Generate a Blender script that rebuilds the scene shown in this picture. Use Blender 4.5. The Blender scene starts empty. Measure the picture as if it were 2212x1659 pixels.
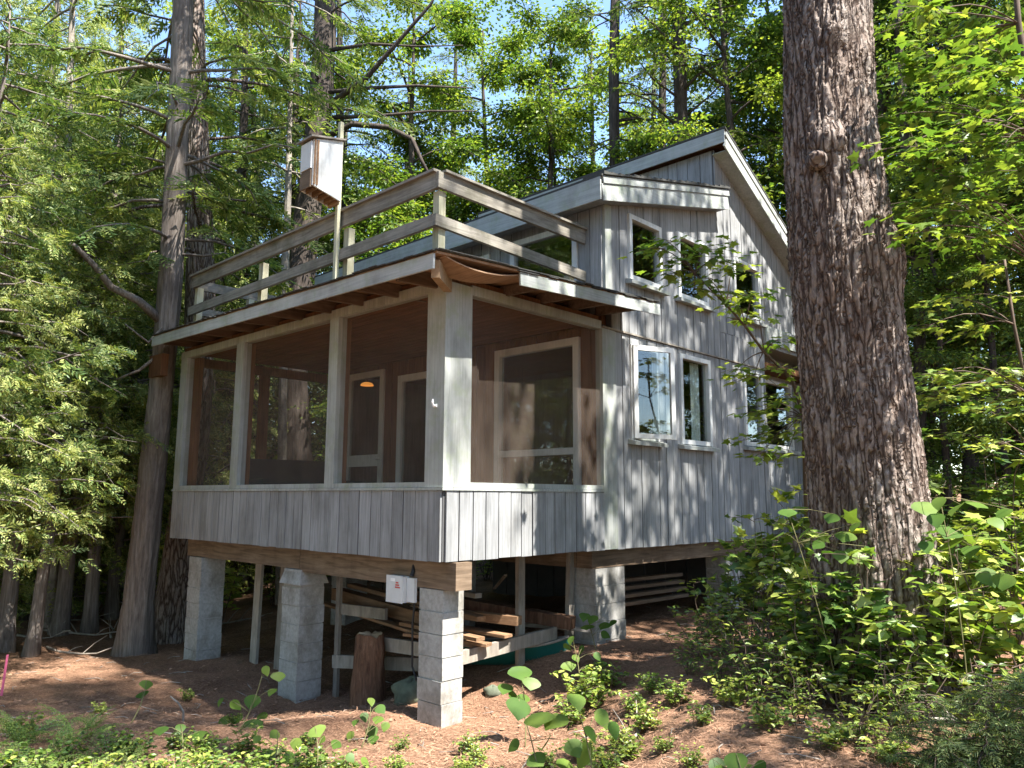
import bpy, math, random
import numpy as np
from mathutils import Vector, Matrix

# ------------------------------------------------------------------ camera, sky, sun, exposure
scene = bpy.context.scene
COL = scene.collection
RW = np.array([[0.7259, -0.0958, -0.6811], [0.6877, 0.1074, 0.7180], [0.0044, -0.9896, 0.1438]])
CP = np.array([5.4343, -4.8074, 0.5920])
FPX, PCX, PCY = 1675.0, 1106.0, 829.5            # focal length and centre in a 2212 px wide frame

cam_d = bpy.data.cameras.new("camera")
cam = bpy.data.objects.new("camera", cam_d)
COL.objects.link(cam)
cam_d.sensor_width = 36.0
cam_d.lens = FPX / 2212.0 * 36.0
cam_d.clip_start = 0.05
cam_d.clip_end = 2000.0
_r, _d, _f = RW[:, 0], RW[:, 1], RW[:, 2]
cam.matrix_world = Matrix(((_r[0], -_d[0], -_f[0], CP[0]), (_r[1], -_d[1], -_f[1], CP[1]), (_r[2], -_d[2], -_f[2], CP[2]), (0, 0, 0, 1)))
scene.camera = cam

SUN_EL, SUN_AZ = math.radians(58), math.radians(2.0)      # azimuth measured from +x towards +y
world = bpy.data.worlds.new("World")
scene.world = world
world.use_nodes = True
wn = world.node_tree
sky = wn.nodes.new("ShaderNodeTexSky")
sky.sky_type = 'NISHITA'
sky.sun_disc = False
sky.sun_elevation = SUN_EL
sky.sun_rotation = math.radians(90) - SUN_AZ
sky.air_density = 1.0
sky.dust_density = 0.3
sky.ozone_density = 2.5
bg = wn.nodes["Background"]
bg.inputs["Strength"].default_value = 0.135
wn.links.new(sky.outputs[0], bg.inputs[0])

sun_d = bpy.data.lights.new("sun", 'SUN')
sun_d.energy = 5.0
sun_d.angle = math.radians(0.55)
sun_d.color = (1.0, 0.955, 0.89)
sun = bpy.data.objects.new("sun", sun_d)
COL.objects.link(sun)
sdir = Vector((math.cos(SUN_EL) * math.cos(SUN_AZ), math.cos(SUN_EL) * math.sin(SUN_AZ), math.sin(SUN_EL)))
sun.rotation_euler = (-sdir).to_track_quat('-Z', 'Y').to_euler()
sun.location = (20, 0, 30)

vs = scene.view_settings
vs.view_transform = 'Standard'
vs.look = 'None'
vs.exposure = 2.0
vs.gamma = 1.0
vs.use_curve_mapping = False
scene.cycles.max_bounces = 7
scene.cycles.diffuse_bounces = 4
scene.cycles.glossy_bounces = 3
scene.cycles.transmission_bounces = 4
scene.cycles.transparent_max_bounces = 10
scene.cycles.caustics_reflective = False
scene.cycles.caustics_refractive = False
scene.cycles.sample_clamp_indirect = 6.0

rnd = random.Random(7)


def px(u, v, z):
    """point seen at pixel (u, v) of the 2212 wide frame, z metres along the view axis"""
    return CP + RW @ (np.array([(u - PCX) / FPX, (v - PCY) / FPX, 1.0]) * z)


def px_h(u, dist):
    """ground position in the direction of column u, dist metres away"""
    d = RW @ np.array([(u - PCX) / FPX, (1070 - PCY) / FPX, 1.0])
    d = d[:2] / np.linalg.norm(d[:2])
    c = (u - PCX) / math.hypot(FPX, u - PCX)
    return CP[:2] + d * dist / math.sqrt(1 - c * c)


# ------------------------------------------------------------------ ground height
_CTRL = np.array([
    (5.4, -4.8, -1.05), (-.1, .1, -1.47), (-2.5, .1, -1.68), (-4.9, .1, -1.60), (-.1, 2.7, -1.07), (-.1, 4.3, -1.06),
    (-7.2, .2, -1.72), (-10.5, -.1, -1.62), (-1.0, -2.8, -1.30), (1.3, -.5, -1.36), (2.8, 2.6, -.66), (2.8, 1.2, -.98), (4.1, .7, -1.0), (5.2, 4.5, -.40),
    (-3, 4, -1.25), (-5.5, 5, -1.30), (-1, 8, -.85), (2.0, 6.0, -.72), (6, 9, -.10), (0, 14, -.45), (-8, 8, -1.25), (-14, 3, -1.40), (-14, 14, -.9), (10, 14, .4), (0, 24, .3),
    (-24, 6, -1.0), (-22, 22, -.2), (12, 2, -.2), (3, -9, -1.3), (-6, -7, -1.6), (-14, -6, -1.7), (12, -6, -.6), (22, 22, 1.2), (0, 45, 1.6), (-45, 0, -.8), (-40, 40, 1.0), (45, 20, 1.2), (30, -30, -.5), (-30, -30, -1.8)])


def gz(x, y):
    x = np.asarray(x, float)
    y = np.asarray(y, float)
    dx = x[..., None] - _CTRL[:, 0]
    dy = y[..., None] - _CTRL[:, 1]
    w = 1.0 / (dx * dx + dy * dy + 0.05) ** 1.6
    z = (w * _CTRL[:, 2]).sum(-1) / w.sum(-1)
    z = z + .02 * np.sin(2.3 * x + 1.1) * np.sin(2.9 * y) + .012 * np.sin(6.1 * x - 2.0 * y)
    return z


def G(x, y):
    return float(gz(x, y))


# ------------------------------------------------------------------ mesh helpers
class MB:
    """collects faces, builds one mesh"""
    def __init__(self):
        self.v = []
        self.f = []
        self.n = 0

    def add(self, V, F):
        V = np.asarray(V, float).reshape(-1, 3)
        self.v.append(V)
        for a in F:
            self.f.append(np.asarray(a, np.int64) + self.n)
        self.n += len(V)
        return self

    def quads(self, V, Q):
        """V (n,3), Q (m,k) index array"""
        self.v.append(np.asarray(V, float).reshape(-1, 3))
        self.f.append(np.asarray(Q, np.int64) + self.n)
        self.n += len(self.v[-1])
        return self

    def hexa(self, p):
        """8 corners: bottom ring 0-3, top ring 4-7"""
        return self.quads(p, np.array([[0, 3, 2, 1], [4, 5, 6, 7], [0, 1, 5, 4], [1, 2, 6, 5], [2, 3, 7, 6], [3, 0, 4, 7]]))

    def box(self, x0, x1, y0, y1, z0, z1):
        return self.hexa([(x0, y0, z0), (x1, y0, z0), (x1, y1, z0), (x0, y1, z0), (x0, y0, z1), (x1, y0, z1), (x1, y1, z1), (x0, y1, z1)])

    def bar(self, a, b, w, h, up=(0, 0, 1), shift=0.0):
        """rectangular bar from a to b, w wide sideways and h high along up"""
        a = np.array(a, float)
        b = np.array(b, float)
        d = (b - a) / np.linalg.norm(b - a)
        up = np.array(up, float)
        s = np.cross(d, up)
        s /= np.linalg.norm(s)
        u = np.cross(s, d)
        s = s * w / 2
        u2 = u * h / 2
        a = a + u * shift
        b = b + u * shift
        return self.hexa([a - s - u2, a + s - u2, b + s - u2, b - s - u2, a - s + u2, a + s + u2, b + s + u2, b - s + u2])

    def tube(self, pts, rad, n=8, cap=True):
        pts = np.array(pts, float)
        rad = np.array(rad, float)
        m = len(pts)
        t = np.gradient(pts, axis=0)
        t /= np.linalg.norm(t, axis=1)[:, None] + 1e-9
        ref = np.array([0.31, 0.17, 0.93]) if abs(t[0][2]) < .8 else np.array([0.95, 0.2, 0.1])
        s = np.cross(t, ref)
        s /= np.linalg.norm(s, axis=1)[:, None]
        u = np.cross(s, t)
        ang = np.linspace(0, 2 * np.pi, n, endpoint=False)
        V = pts[:, None] + rad[:, None, None] * (np.cos(ang)[None, :, None] * s[:, None] + np.sin(ang)[None, :, None] * u[:, None])
        i = np.arange(m - 1)[:, None] * n
        j = np.arange(n)[None]
        k = (j + 1) % n
        Q = np.stack([i + j, i + k, i + n + k, i + n + j], -1).reshape(-1, 4)
        base = self.n
        self.quads(V.reshape(-1, 3), Q)
        if cap:
            self.f.append(base + np.arange(n)[None, ::-1])
            self.f.append(base + (m - 1) * n + np.arange(n)[None])
        return self

    def mesh(self, name, mats=(), smooth=False):
        me = bpy.data.meshes.new(name)
        V = np.concatenate(self.v) if self.v else np.zeros((0, 3))
        loops, tot = [], []
        for f in self.f:
            f = np.atleast_2d(f)
            loops.append(f.ravel())
            tot.append(np.full(len(f), f.shape[1]))
        L = np.concatenate(loops).astype(np.int32)
        T = np.concatenate(tot).astype(np.int32)
        me.vertices.add(len(V))
        me.vertices.foreach_set("co", V.astype(np.float32).ravel())
        me.loops.add(len(L))
        me.loops.foreach_set("vertex_index", L)
        me.polygons.add(len(T))
        st = np.zeros(len(T), np.int32)
        st[1:] = np.cumsum(T)[:-1]
        me.polygons.foreach_set("loop_start", st)
        me.polygons.foreach_set("use_smooth", np.full(len(T), bool(smooth)))
        for m in mats:
            me.materials.append(m)
        me.update(calc_edges=True)
        me.validate()
        return me

    def obj(self, name, mat, parent=None, smooth=False):
        return link(bpy.data.objects.new(name, self.mesh(name, [mat], smooth)), parent)


def link(o, parent=None):
    COL.objects.link(o)
    if parent is not None:
        o.parent = parent
    return o


def empty(name, loc=(0, 0, 0), rz=0.0):
    o = bpy.data.objects.new(name, None)
    o.empty_display_size = .1
    o.location = loc
    o.rotation_euler = (0, 0, rz)
    COL.objects.link(o)
    return o


def tag(o, label=None, cat=None, group=None, kind=None):
    if label:
        o["label"] = label
    if cat:
        o["category"] = cat
    if group:
        o["group"] = group
    if kind:
        o["kind"] = kind
    return o


def copy_tree(o, parent=None):
    c = o.copy()
    COL.objects.link(c)
    c.parent = parent
    for ch in o.children:
        copy_tree(ch, c)
    return c


# ------------------------------------------------------------------ materials
def _mat(name):
    m = bpy.data.materials.new(name)
    m.use_nodes = True
    nt = m.node_tree
    return m, nt, nt.nodes["Principled BSDF"], nt.nodes, nt.links


def _noise(nt, coord, scale, detail=4.0, rough=.6, dist=0.0):
    n = nt.nodes.new("ShaderNodeTexNoise")
    n.inputs["Scale"].default_value = scale
    n.inputs["Detail"].default_value = detail
    n.inputs["Roughness"].default_value = rough
    n.inputs["Distortion"].default_value = dist
    if coord is not None:
        nt.links.new(coord, n.inputs["Vector"])
    return n.outputs["Fac"]


def _ramp(nt, fac, stops):
    r = nt.nodes.new("ShaderNodeValToRGB")
    e = r.color_ramp.elements
    while len(e) < len(stops):
        e.new(.5)
    for el, (p, c) in zip(e, stops):
        el.position = p
        el.color = (*c, 1)
    nt.links.new(fac, r.inputs[0])
    return r.outputs[0]


def _mix(nt, a, b, fac, mode='MIX'):
    n = nt.nodes.new("ShaderNodeMix")
    n.data_type = 'RGBA'
    n.blend_type = mode
    for s, val in ((n.inputs[0], fac), (n.inputs[6], a), (n.inputs[7], b)):
        if isinstance(val, (int, float)):
            s.default_value = val
        elif isinstance(val, tuple):
            s.default_value = (*val, 1)
        else:
            nt.links.new(val, s)
    return n.outputs[2]


def _map(nt, scale, rot=(0, 0, 0), obj=False):
    if obj:
        c = nt.nodes.new("ShaderNodeTexCoord").outputs["Object"]
    else:
        c = nt.nodes.new("ShaderNodeNewGeometry").outputs["Position"]
    m = nt.nodes.new("ShaderNodeMapping")
    m.inputs["Scale"].default_value = scale
    m.inputs["Rotation"].default_value = rot
    nt.links.new(c, m.inputs["Vector"])
    return m.outputs[0]


def _math(nt, op, a, b):
    n = nt.nodes.new("ShaderNodeMath")
    n.operation = op
    for s, val in zip(n.inputs, (a, b)):
        if isinstance(val, (int, float)):
            s.default_value = val
        else:
            nt.links.new(val, s)
    return n.outputs[0]


def _bump(nt, bsdf, h, strength=.4, dist=.01):
    b = nt.nodes.new("ShaderNodeBump")
    b.inputs["Strength"].default_value = strength
    b.inputs["Distance"].default_value = dist
    nt.links.new(h, b.inputs["Height"])
    nt.links.new(b.outputs[0], bsdf.inputs["Normal"])


def _rand(nt):
    return nt.nodes.new("ShaderNodeObjectInfo").outputs["Random"]


def wood(name, dark, mid, light, grain=(38, 38, 1.6), rough=.85, vary=.25, moss=None, bump=.35, stain=True):
    """sawn timber; grain holds the position scale, small along the fibre"""
    m, nt, b, N, L = _mat(name)
    c = _map(nt, grain)
    off = nt.nodes.new("ShaderNodeVectorMath")
    off.operation = 'ADD'
    L.new(c, off.inputs[0])
    r = _rand(nt)
    comb = nt.nodes.new("ShaderNodeCombineXYZ")
    L.new(_math(nt, 'MULTIPLY', r, 31.0), comb.inputs[0])
    L.new(_math(nt, 'MULTIPLY', r, 17.0), comb.inputs[2])
    L.new(comb.outputs[0], off.inputs[1])
    g = _noise(nt, off.outputs[0], 1.0, 5, .62, .6)
    col = _ramp(nt, g, [(.25, dark), (.5, mid), (.78, light)])
    v = _math(nt, 'MULTIPLY_ADD', r, vary)
    v.node.inputs[2].default_value = 1 - vary / 2
    hsv = N.new("ShaderNodeHueSaturation")
    L.new(v, hsv.inputs["Value"])
    L.new(col, hsv.inputs["Color"])
    col = hsv.outputs[0]
    if stain:
        s = _noise(nt, _map(nt, (1.4, 1.4, .8)), 1.6, 5, .65)
        st = _ramp(nt, s, [(.33, (.70, .69, .67)), (.5, (.93, .93, .92)), (.66, (1.05, 1.05, 1.05))])
        col = _mix(nt, col, st, 1.0, 'MULTIPLY')
    if moss:
        s = _noise(nt, _map(nt, (3, 3, 3)), 1.2, 6, .7)
        f = _ramp(nt, s, [(.5, (0, 0, 0)), (.68, (.6, .6, .6))])
        col = _mix(nt, col, moss, f)
    L.new(col, b.inputs["Base Color"])
    b.inputs["Roughness"].default_value = rough
    b.inputs["Specular IOR Level"].default_value = .25
    _bump(nt, b, g, bump, .004)
    return m


def plain(name, col, rough=.6, metal=0.0, var=.12, scale=9.0, bump=0.0, spec=.4, stain=False):
    m, nt, b, N, L = _mat(name)
    n = _noise(nt, _map(nt, (1, 1, 1)), scale, 5, .6)
    c = _ramp(nt, n, [(.3, tuple(x * (1 - var) for x in col)), (.7, tuple(min(1, x * (1 + var)) for x in col))])
    if stain:
        s2 = _noise(nt, _map(nt, (1, 1, .7)), 3.2, 6, .68)
        c = _mix(nt, c, _ramp(nt, s2, [(.36, (.60, .57, .52)), (.52, (.92, .91, .89)), (.7, (1.05, 1.05, 1.05))]), 1.0, 'MULTIPLY')
    L.new(c, b.inputs["Base Color"])
    b.inputs["Roughness"].default_value = rough
    b.inputs["Metallic"].default_value = metal
    b.inputs["Specular IOR Level"].default_value = spec
    if bump:
        _bump(nt, b, n, bump, .004)
    return m


def foliage(name, cols, trans=.42, gloss=.03, hue_noise=.5):
    """leaf: diffuse and translucent, tint varies from leaf to leaf and from clump to clump"""
    m, nt, b, N, L = _mat(name)
    N.remove(b)
    geo = N.new("ShaderNodeNewGeometry")
    n = _noise(nt, _map(nt, (1, 1, 1)), hue_noise, 3, .5)
    f = _math(nt, 'ADD', _math(nt, 'MULTIPLY', geo.outputs["Random Per Island"], .55), _math(nt, 'MULTIPLY', n, .62))
    f = _math(nt, 'ADD', f, _math(nt, 'MULTIPLY', _rand(nt), .22))
    k = len(cols)
    col = _ramp(nt, f, [(.28 + .62 * i / (k - 1), c) for i, c in enumerate(cols)])
    d = N.new("ShaderNodeBsdfDiffuse")
    t = N.new("ShaderNodeBsdfTranslucent")
    g = N.new("ShaderNodeBsdfGlossy")
    g.inputs["Roughness"].default_value = .42
    g.inputs["Color"].default_value = (.8, .85, .8, 1)
    L.new(col, d.inputs[0])
    tc = _mix(nt, col, (1.2, 1.25, .6), 1.0, 'MULTIPLY')
    L.new(tc, t.inputs[0])
    m1 = N.new("ShaderNodeMixShader")
    m1.inputs[0].default_value = trans
    L.new(d.outputs[0], m1.inputs[1])
    L.new(t.outputs[0], m1.inputs[2])
    m2 = N.new("ShaderNodeMixShader")
    m2.inputs[0].default_value = gloss
    L.new(m1.outputs[0], m2.inputs[1])
    L.new(g.outputs[0], m2.inputs[2])
    L.new(m2.outputs[0], N["Material Output"].inputs[0])
    return m


def bark(name, dark, mid, light, zs=.18, scale=14.0, bump=.9, patch=None):
    m, nt, b, N, L = _mat(name)
    c = _map(nt, (1, 1, zs), obj=True)
    g = _noise(nt, c, scale, 8, .68, .5)
    col = _ramp(nt, g, [(.3, dark), (.52, mid), (.75, light)])
    big = _noise(nt, _map(nt, (1, 1, .6), obj=True), 1.1, 4, .6)
    col = _mix(nt, col, _ramp(nt, big, [(.35, (.72, .7, .7)), (.65, (1.08, 1.06, 1.02))]), 1.0, 'MULTIPLY')
    if patch:
        f = _ramp(nt, _noise(nt, _map(nt, (1, 1, .5), obj=True), 2.3, 5, .7), [(.52, (0, 0, 0)), (.66, (.55, .55, .55))])
        col = _mix(nt, col, patch, f)
    L.new(col, b.inputs["Base Color"])
    b.inputs["Roughness"].default_value = .92
    b.inputs["Specular IOR Level"].default_value = .15
    _bump(nt, b, g, bump, .03)
    return m



def plate_bark():
    m, nt, b, N, L = _mat('pine_bark')
    co = _map(nt, (1, 1, .17), obj=True)
    w = N.new("ShaderNodeTexNoise")
    w.inputs["Scale"].default_value = 7.0
    w.inputs["Detail"].default_value = 3.0
    L.new(co, w.inputs["Vector"])
    ad = N.new("ShaderNodeVectorMath")
    ad.operation = 'MULTIPLY_ADD'
    L.new(w.outputs["Color"], ad.inputs[0])
    ad.inputs[1].default_value = (.16, .16, .16)
    L.new(co, ad.inputs[2])
    v = N.new("ShaderNodeTexVoronoi")
    v.feature = 'DISTANCE_TO_EDGE'
    v.inputs["Scale"].default_value = 17.0
    L.new(ad.outputs[0], v.inputs["Vector"])
    fine = _noise(nt, _map(nt, (1, 1, .35), obj=True), 46, 7, .7, .4)
    tone = _noise(nt, _map(nt, (1, 1, .4), obj=True), 4.0, 5, .65)
    col = _ramp(nt, fine, [(.25, (.15, .125, .108)), (.5, (.28, .245, .215)), (.75, (.43, .39, .35))])
    col = _mix(nt, col, _ramp(nt, tone, [(.3, (.78, .66, .60)), (.7, (1.08, 1.08, 1.08))]), 1.0, 'MULTIPLY')
    fis = _ramp(nt, v.outputs["Distance"], [(.0, (.26, .22, .20)), (.09, (.62, .58, .56)), (.18, (1, 1, 1))])
    col = _mix(nt, col, fis, 1.0, 'MULTIPLY')
    L.new(col, b.inputs["Base Color"])
    b.inputs["Roughness"].default_value = .93
    b.inputs["Specular IOR Level"].default_value = .12
    h = _math(nt, 'ADD', _math(nt, 'MULTIPLY', _math(nt, 'MINIMUM', v.outputs["Distance"], .25), 3.0), _math(nt, 'MULTIPLY', fine, .45))
    _bump(nt, b, h, .9, .035)
    return m


M = {}
M['siding'] = wood('weathered_siding', (.175, .18, .183), (.275, .28, .282), (.38, .385, .386), vary=.26)
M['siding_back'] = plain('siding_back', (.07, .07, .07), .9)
M['trim'] = wood('weathered_trim', (.26, .275, .26), (.34, .355, .335), (.42, .435, .41), vary=.16, moss=(.25, .29, .18))
M['fascia'] = wood('fascia_wood', (.28, .30, .29), (.37, .39, .375), (.46, .48, .46), grain=(1.6, 1.6, 40), vary=.12, moss=(.25, .31, .20))
M['rail'] = wood('rail_wood', (.13, .115, .095), (.24, .22, .185), (.36, .335, .285), grain=(2.5, 2.5, 36), vary=.2, moss=(.10, .10, .06))
M['post'] = wood('rail_post', (.34, .32, .22), (.46, .44, .31), (.56, .54, .40), vary=.15)
M['beam'] = wood('brown_beam', (.085, .06, .04), (.17, .12, .08), (.27, .20, .14), grain=(2.2, 2.2, 30), vary=.2)
M['rafter'] = wood('rafter', (.07, .048, .034), (.13, .092, .066), (.20, .15, .11), grain=(20, 2, 20), vary=.25)
M['ply'] = wood('plywood', (.20, .12, .075), (.30, .19, .12), (.38, .26, .17), grain=(3, 22, 22), vary=.1)
M['inner'] = wood('interior_cedar', (.085, .036, .018), (.15, .070, .034), (.22, .11, .055), vary=.3)
M['ceiling'] = wood('ceiling_cedar', (.10, .038, .02), (.17, .07, .036), (.24, .11, .06), grain=(1.5, 30, 30), vary=.3)
M['floor'] = wood('porch_floor', (.16, .13, .10), (.24, .20, .16), (.3, .26, .21), grain=(1.5, 30, 30))
M['white'] = wood('white_frame', (.55, .56, .54), (.68, .69, .67), (.76, .77, .75), vary=.06, bump=.1)
M['roof'] = plain('asphalt_shingle', (.055, .055, .05), .95, var=.35, scale=60, bump=.5)
M['block'] = plain('concrete_block_face', (.35, .345, .325), .95, var=.18, scale=26, bump=.5, spec=.2, stain=True)
M['mortar'] = plain('mortar', (.31, .305, .285), .95, var=.15, scale=30)
M['lumber'] = wood('stacked_lumber', (.12, .068, .038), (.22, .13, .072), (.33, .215, .125), grain=(2, 26, 26), vary=.5)
M['grey_lumber'] = wood('grey_lumber', (.16, .14, .12), (.27, .24, .20), (.38, .34, .29), grain=(12, 12, 3), vary=.4)
M['steel'] = plain('painted_steel', (.60, .61, .60), .45, var=.05)
M['red'] = plain('red_print', (.55, .10, .09), .6)
M['paper'] = plain('paper_print', (.82, .82, .80), .7)
M['dark'] = plain('dark_plastic', (.02, .02, .022), .5)
M['green_hull'] = plain('green_hull', (.008, .09, .075), .4, var=.1)
M['sofa'] = plain('sofa_fabric', (.045, .05, .05), .9)
M['pink'] = plain('pink_paint', (.62, .12, .22), .6)
M['rock'] = plain('mossy_rock', (.11, .125, .085), .95, var=.35, scale=7, bump=.6)
M['curtain'] = plain('curtain_cloth', (.66, .66, .62), .9)
M['cut'] = wood('cut_wood', (.27, .18, .10), (.36, .25, .15), (.44, .32, .21), grain=(20, 20, 20))
M['bark_pine'] = plate_bark()
M['bark_cedar'] = bark('cedar_bark', (.085, .070, .060), (.19, .165, .145), (.32, .29, .26), zs=.07, scale=30, bump=.6)
M['bark_dark'] = bark('forest_bark', (.035, .028, .024), (.085, .07, .06), (.15, .125, .11), zs=.2, scale=16)
M['bark_pale'] = bark('pale_bark', (.16, .14, .12), (.30, .27, .23), (.44, .41, .36), zs=.6, scale=10, bump=.4)
M['log_bark'] = bark('log_bark', (.06, .032, .02), (.17, .095, .06), (.28, .17, .11), zs=.15, scale=24)
M['twig'] = plain('twig', (.10, .07, .05), .9, var=.3)
M['stalk'] = plain('green_stalk', (.14, .13, .05), .8, var=.2)
M['leaf_maple'] = foliage('maple_leaf', [(.040, .085, .018), (.085, .155, .026), (.16, .235, .036), (.29, .34, .06)], .50)
M['leaf_forest'] = foliage('forest_leaf', [(.030, .068, .018), (.060, .120, .026), (.11, .175, .036), (.20, .26, .055)], .46)
M['leaf_cedar'] = foliage('cedar_spray', [(.050, .095, .032), (.105, .170, .048), (.20, .26, .075), (.38, .40, .135)], .40, .02)
M['leaf_hem'] = foliage('hemlock_needle', [(.036, .068, .028), (.070, .112, .040), (.12, .165, .055), (.22, .25, .085)], .38, .02)
M['leaf_shrub'] = foliage('shrub_leaf', [(.040, .090, .020), (.095, .17, .030), (.21, .29, .055), (.40, .43, .09)], .42, .04)
M['leaf_seed'] = foliage('seedling_leaf', [(.024, .062, .016), (.046, .105, .022), (.085, .155, .030), (.18, .25, .05)], .42, .012, 3.0)
M['fern'] = foliage('fern_frond', [(.050, .10, .030), (.095, .165, .045), (.16, .23, .06), (.26, .32, .09)], .40, .02, 2.0)
M['dead'] = plain('dead_leaf', (.31, .18, .11), .9, var=.55, scale=40)


def glass_mat():
    m, nt, b, N, L = _mat('window_glass')
    N.remove(b)
    t = N.new("ShaderNodeBsdfTransparent")
    t.inputs[0].default_value = (.86, .9, .88, 1)
    g = N.new("ShaderNodeBsdfGlossy")
    g.inputs["Roughness"].default_value = .015
    lw = N.new("ShaderNodeLayerWeight")
    lw.inputs[0].default_value = .5
    fr = _math(nt, 'MULTIPLY_ADD', _math(nt, 'POWER', lw.outputs["Facing"], 3.2), .85)
    fr.node.inputs[2].default_value = .065
    mx = N.new("ShaderNodeMixShader")
    L.new(fr, mx.inputs[0])
    L.new(t.outputs[0], mx.inputs[1])
    L.new(g.outputs[0], mx.inputs[2])
    L.new(mx.outputs[0], N["Material Output"].inputs[0])
    return m


def screen_mat():
    """fly screen: fine mesh that covers about a third of the view"""
    m, nt, b, N, L = _mat('insect_screen')
    N.remove(b)
    t = N.new("ShaderNodeBsdfTransparent")
    d = N.new("ShaderNodeBsdfDiffuse")
    n = _noise(nt, _map(nt, (1, 1, 1)), 3.0, 5, .6)
    L.new(_ramp(nt, n, [(.3, (.13, .10, .08)), (.7, (.20, .16, .13))]), d.inputs[0])
    mx = N.new("ShaderNodeMixShader")
    mx.inputs[0].default_value = .26
    L.new(t.outputs[0], mx.inputs[1])
    L.new(d.outputs[0], mx.inputs[2])
    L.new(mx.outputs[0], N["Material Output"].inputs[0])
    return m


def ground_mat():
    m, nt, b, N, L = _mat('needle_floor')
    p = _map(nt, (1, 1, 1))
    a = _noise(nt, p, 46, 6, .72, .8)
    c1 = _ramp(nt, a, [(.28, (.055, .034, .022)), (.45, (.18, .105, .066)), (.6, (.32, .195, .128)), (.8, (.45, .31, .22))])
    bgn = _noise(nt, p, 1.3, 5, .6)
    c2 = _mix(nt, c1, _ramp(nt, bgn, [(.3, (.55, .5, .48)), (.6, (1.05, 1, .95))]), 1.0, 'MULTIPLY')
    f = _noise(nt, p, 5.0, 5, .65)
    c3 = _mix(nt, c2, (.10, .085, .05), _ramp(nt, f, [(.55, (0, 0, 0)), (.72, (.6, .6, .6))]))
    L.new(c3, b.inputs["Base Color"])
    b.inputs["Roughness"].default_value = .95
    b.inputs["Specular IOR Level"].default_value = .15
    _bump(nt, b, a, .8, .02)
    return m


def lamp_mat():
    m, nt, b, N, L = _mat('lit_lamp_shade')
    b.inputs["Base Color"].default_value = (.8, .45, .18, 1)
    b.inputs["Emission Color"].default_value = (1.0, .36, .07, 1)
    b.inputs["Emission Strength"].default_value = .33
    return m


M['glass'] = glass_mat()
M['screen'] = screen_mat()
M['ground'] = ground_mat()
M['lamp'] = lamp_mat()

# ------------------------------------------------------------------ ground
def axis(lo, hi, step, far):
    a = list(np.arange(lo, hi + 1e-6, step))
    s = step
    while a[-1] < far:
        s *= 1.25
        a.append(a[-1] + s)
    s = step
    b = []
    q = lo
    while q > -far:
        s *= 1.25
        q -= s
        b.append(q)
    return np.array(b[::-1] + a)


def build_ground():
    X = axis(-11, 8, .14, 420)
    Y = axis(-6, 11, .14, 420)
    gx, gy = np.meshgrid(X, Y)
    z = gz(gx, gy)
    far = np.clip((np.hypot(gx, gy) - 45) / 100, 0, 1)
    z = z * (1 - far) + 1.0 * far
    r = np.random.default_rng(3)
    near = (np.hypot(gx, gy) < 16)
    z = z + near * (r.random(z.shape) - .5) * .022
    n, m = len(X), len(Y)
    i = np.arange(m - 1)[:, None] * n
    j = np.arange(n - 1)[None]
    Q = np.stack([i + j, i + j + 1, i + n + j + 1, i + n + j], -1).reshape(-1, 4)
    g = MB().quads(np.stack([gx, gy, z], -1).reshape(-1, 3), Q).obj('ground', M['ground'], smooth=True)
    tag(g, 'forest floor of orange brown pine needles', 'ground', kind='structure')


build_ground()

# ------------------------------------------------------------------ cottage
HOUSE = empty('cottage', (0, 0, G(0, 0)))
HZ = G(0, 0)
tag(HOUSE, 'grey weathered wooden cottage on concrete block piers with a screened porch', 'cottage')
HOUSE_INV = Matrix.Translation((0, 0, -HZ))


def part(mb, name, mat, parent=HOUSE, smooth=False):
    """mesh in world coordinates, parented under the cottage or one of its parts"""
    o = mb.obj(name, mat, None, smooth)
    o.parent = parent
    if parent is HOUSE:
        o.matrix_parent_inverse = HOUSE_INV
    return o


MAPR = lambda x0: (lambda a, z, o: (x0 + o, a, z))          # wall facing +x, a runs along y
MAPF = lambda y0: (lambda a, z, o: (a, y0 - o, z))          # wall facing -y, a runs along x


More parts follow.
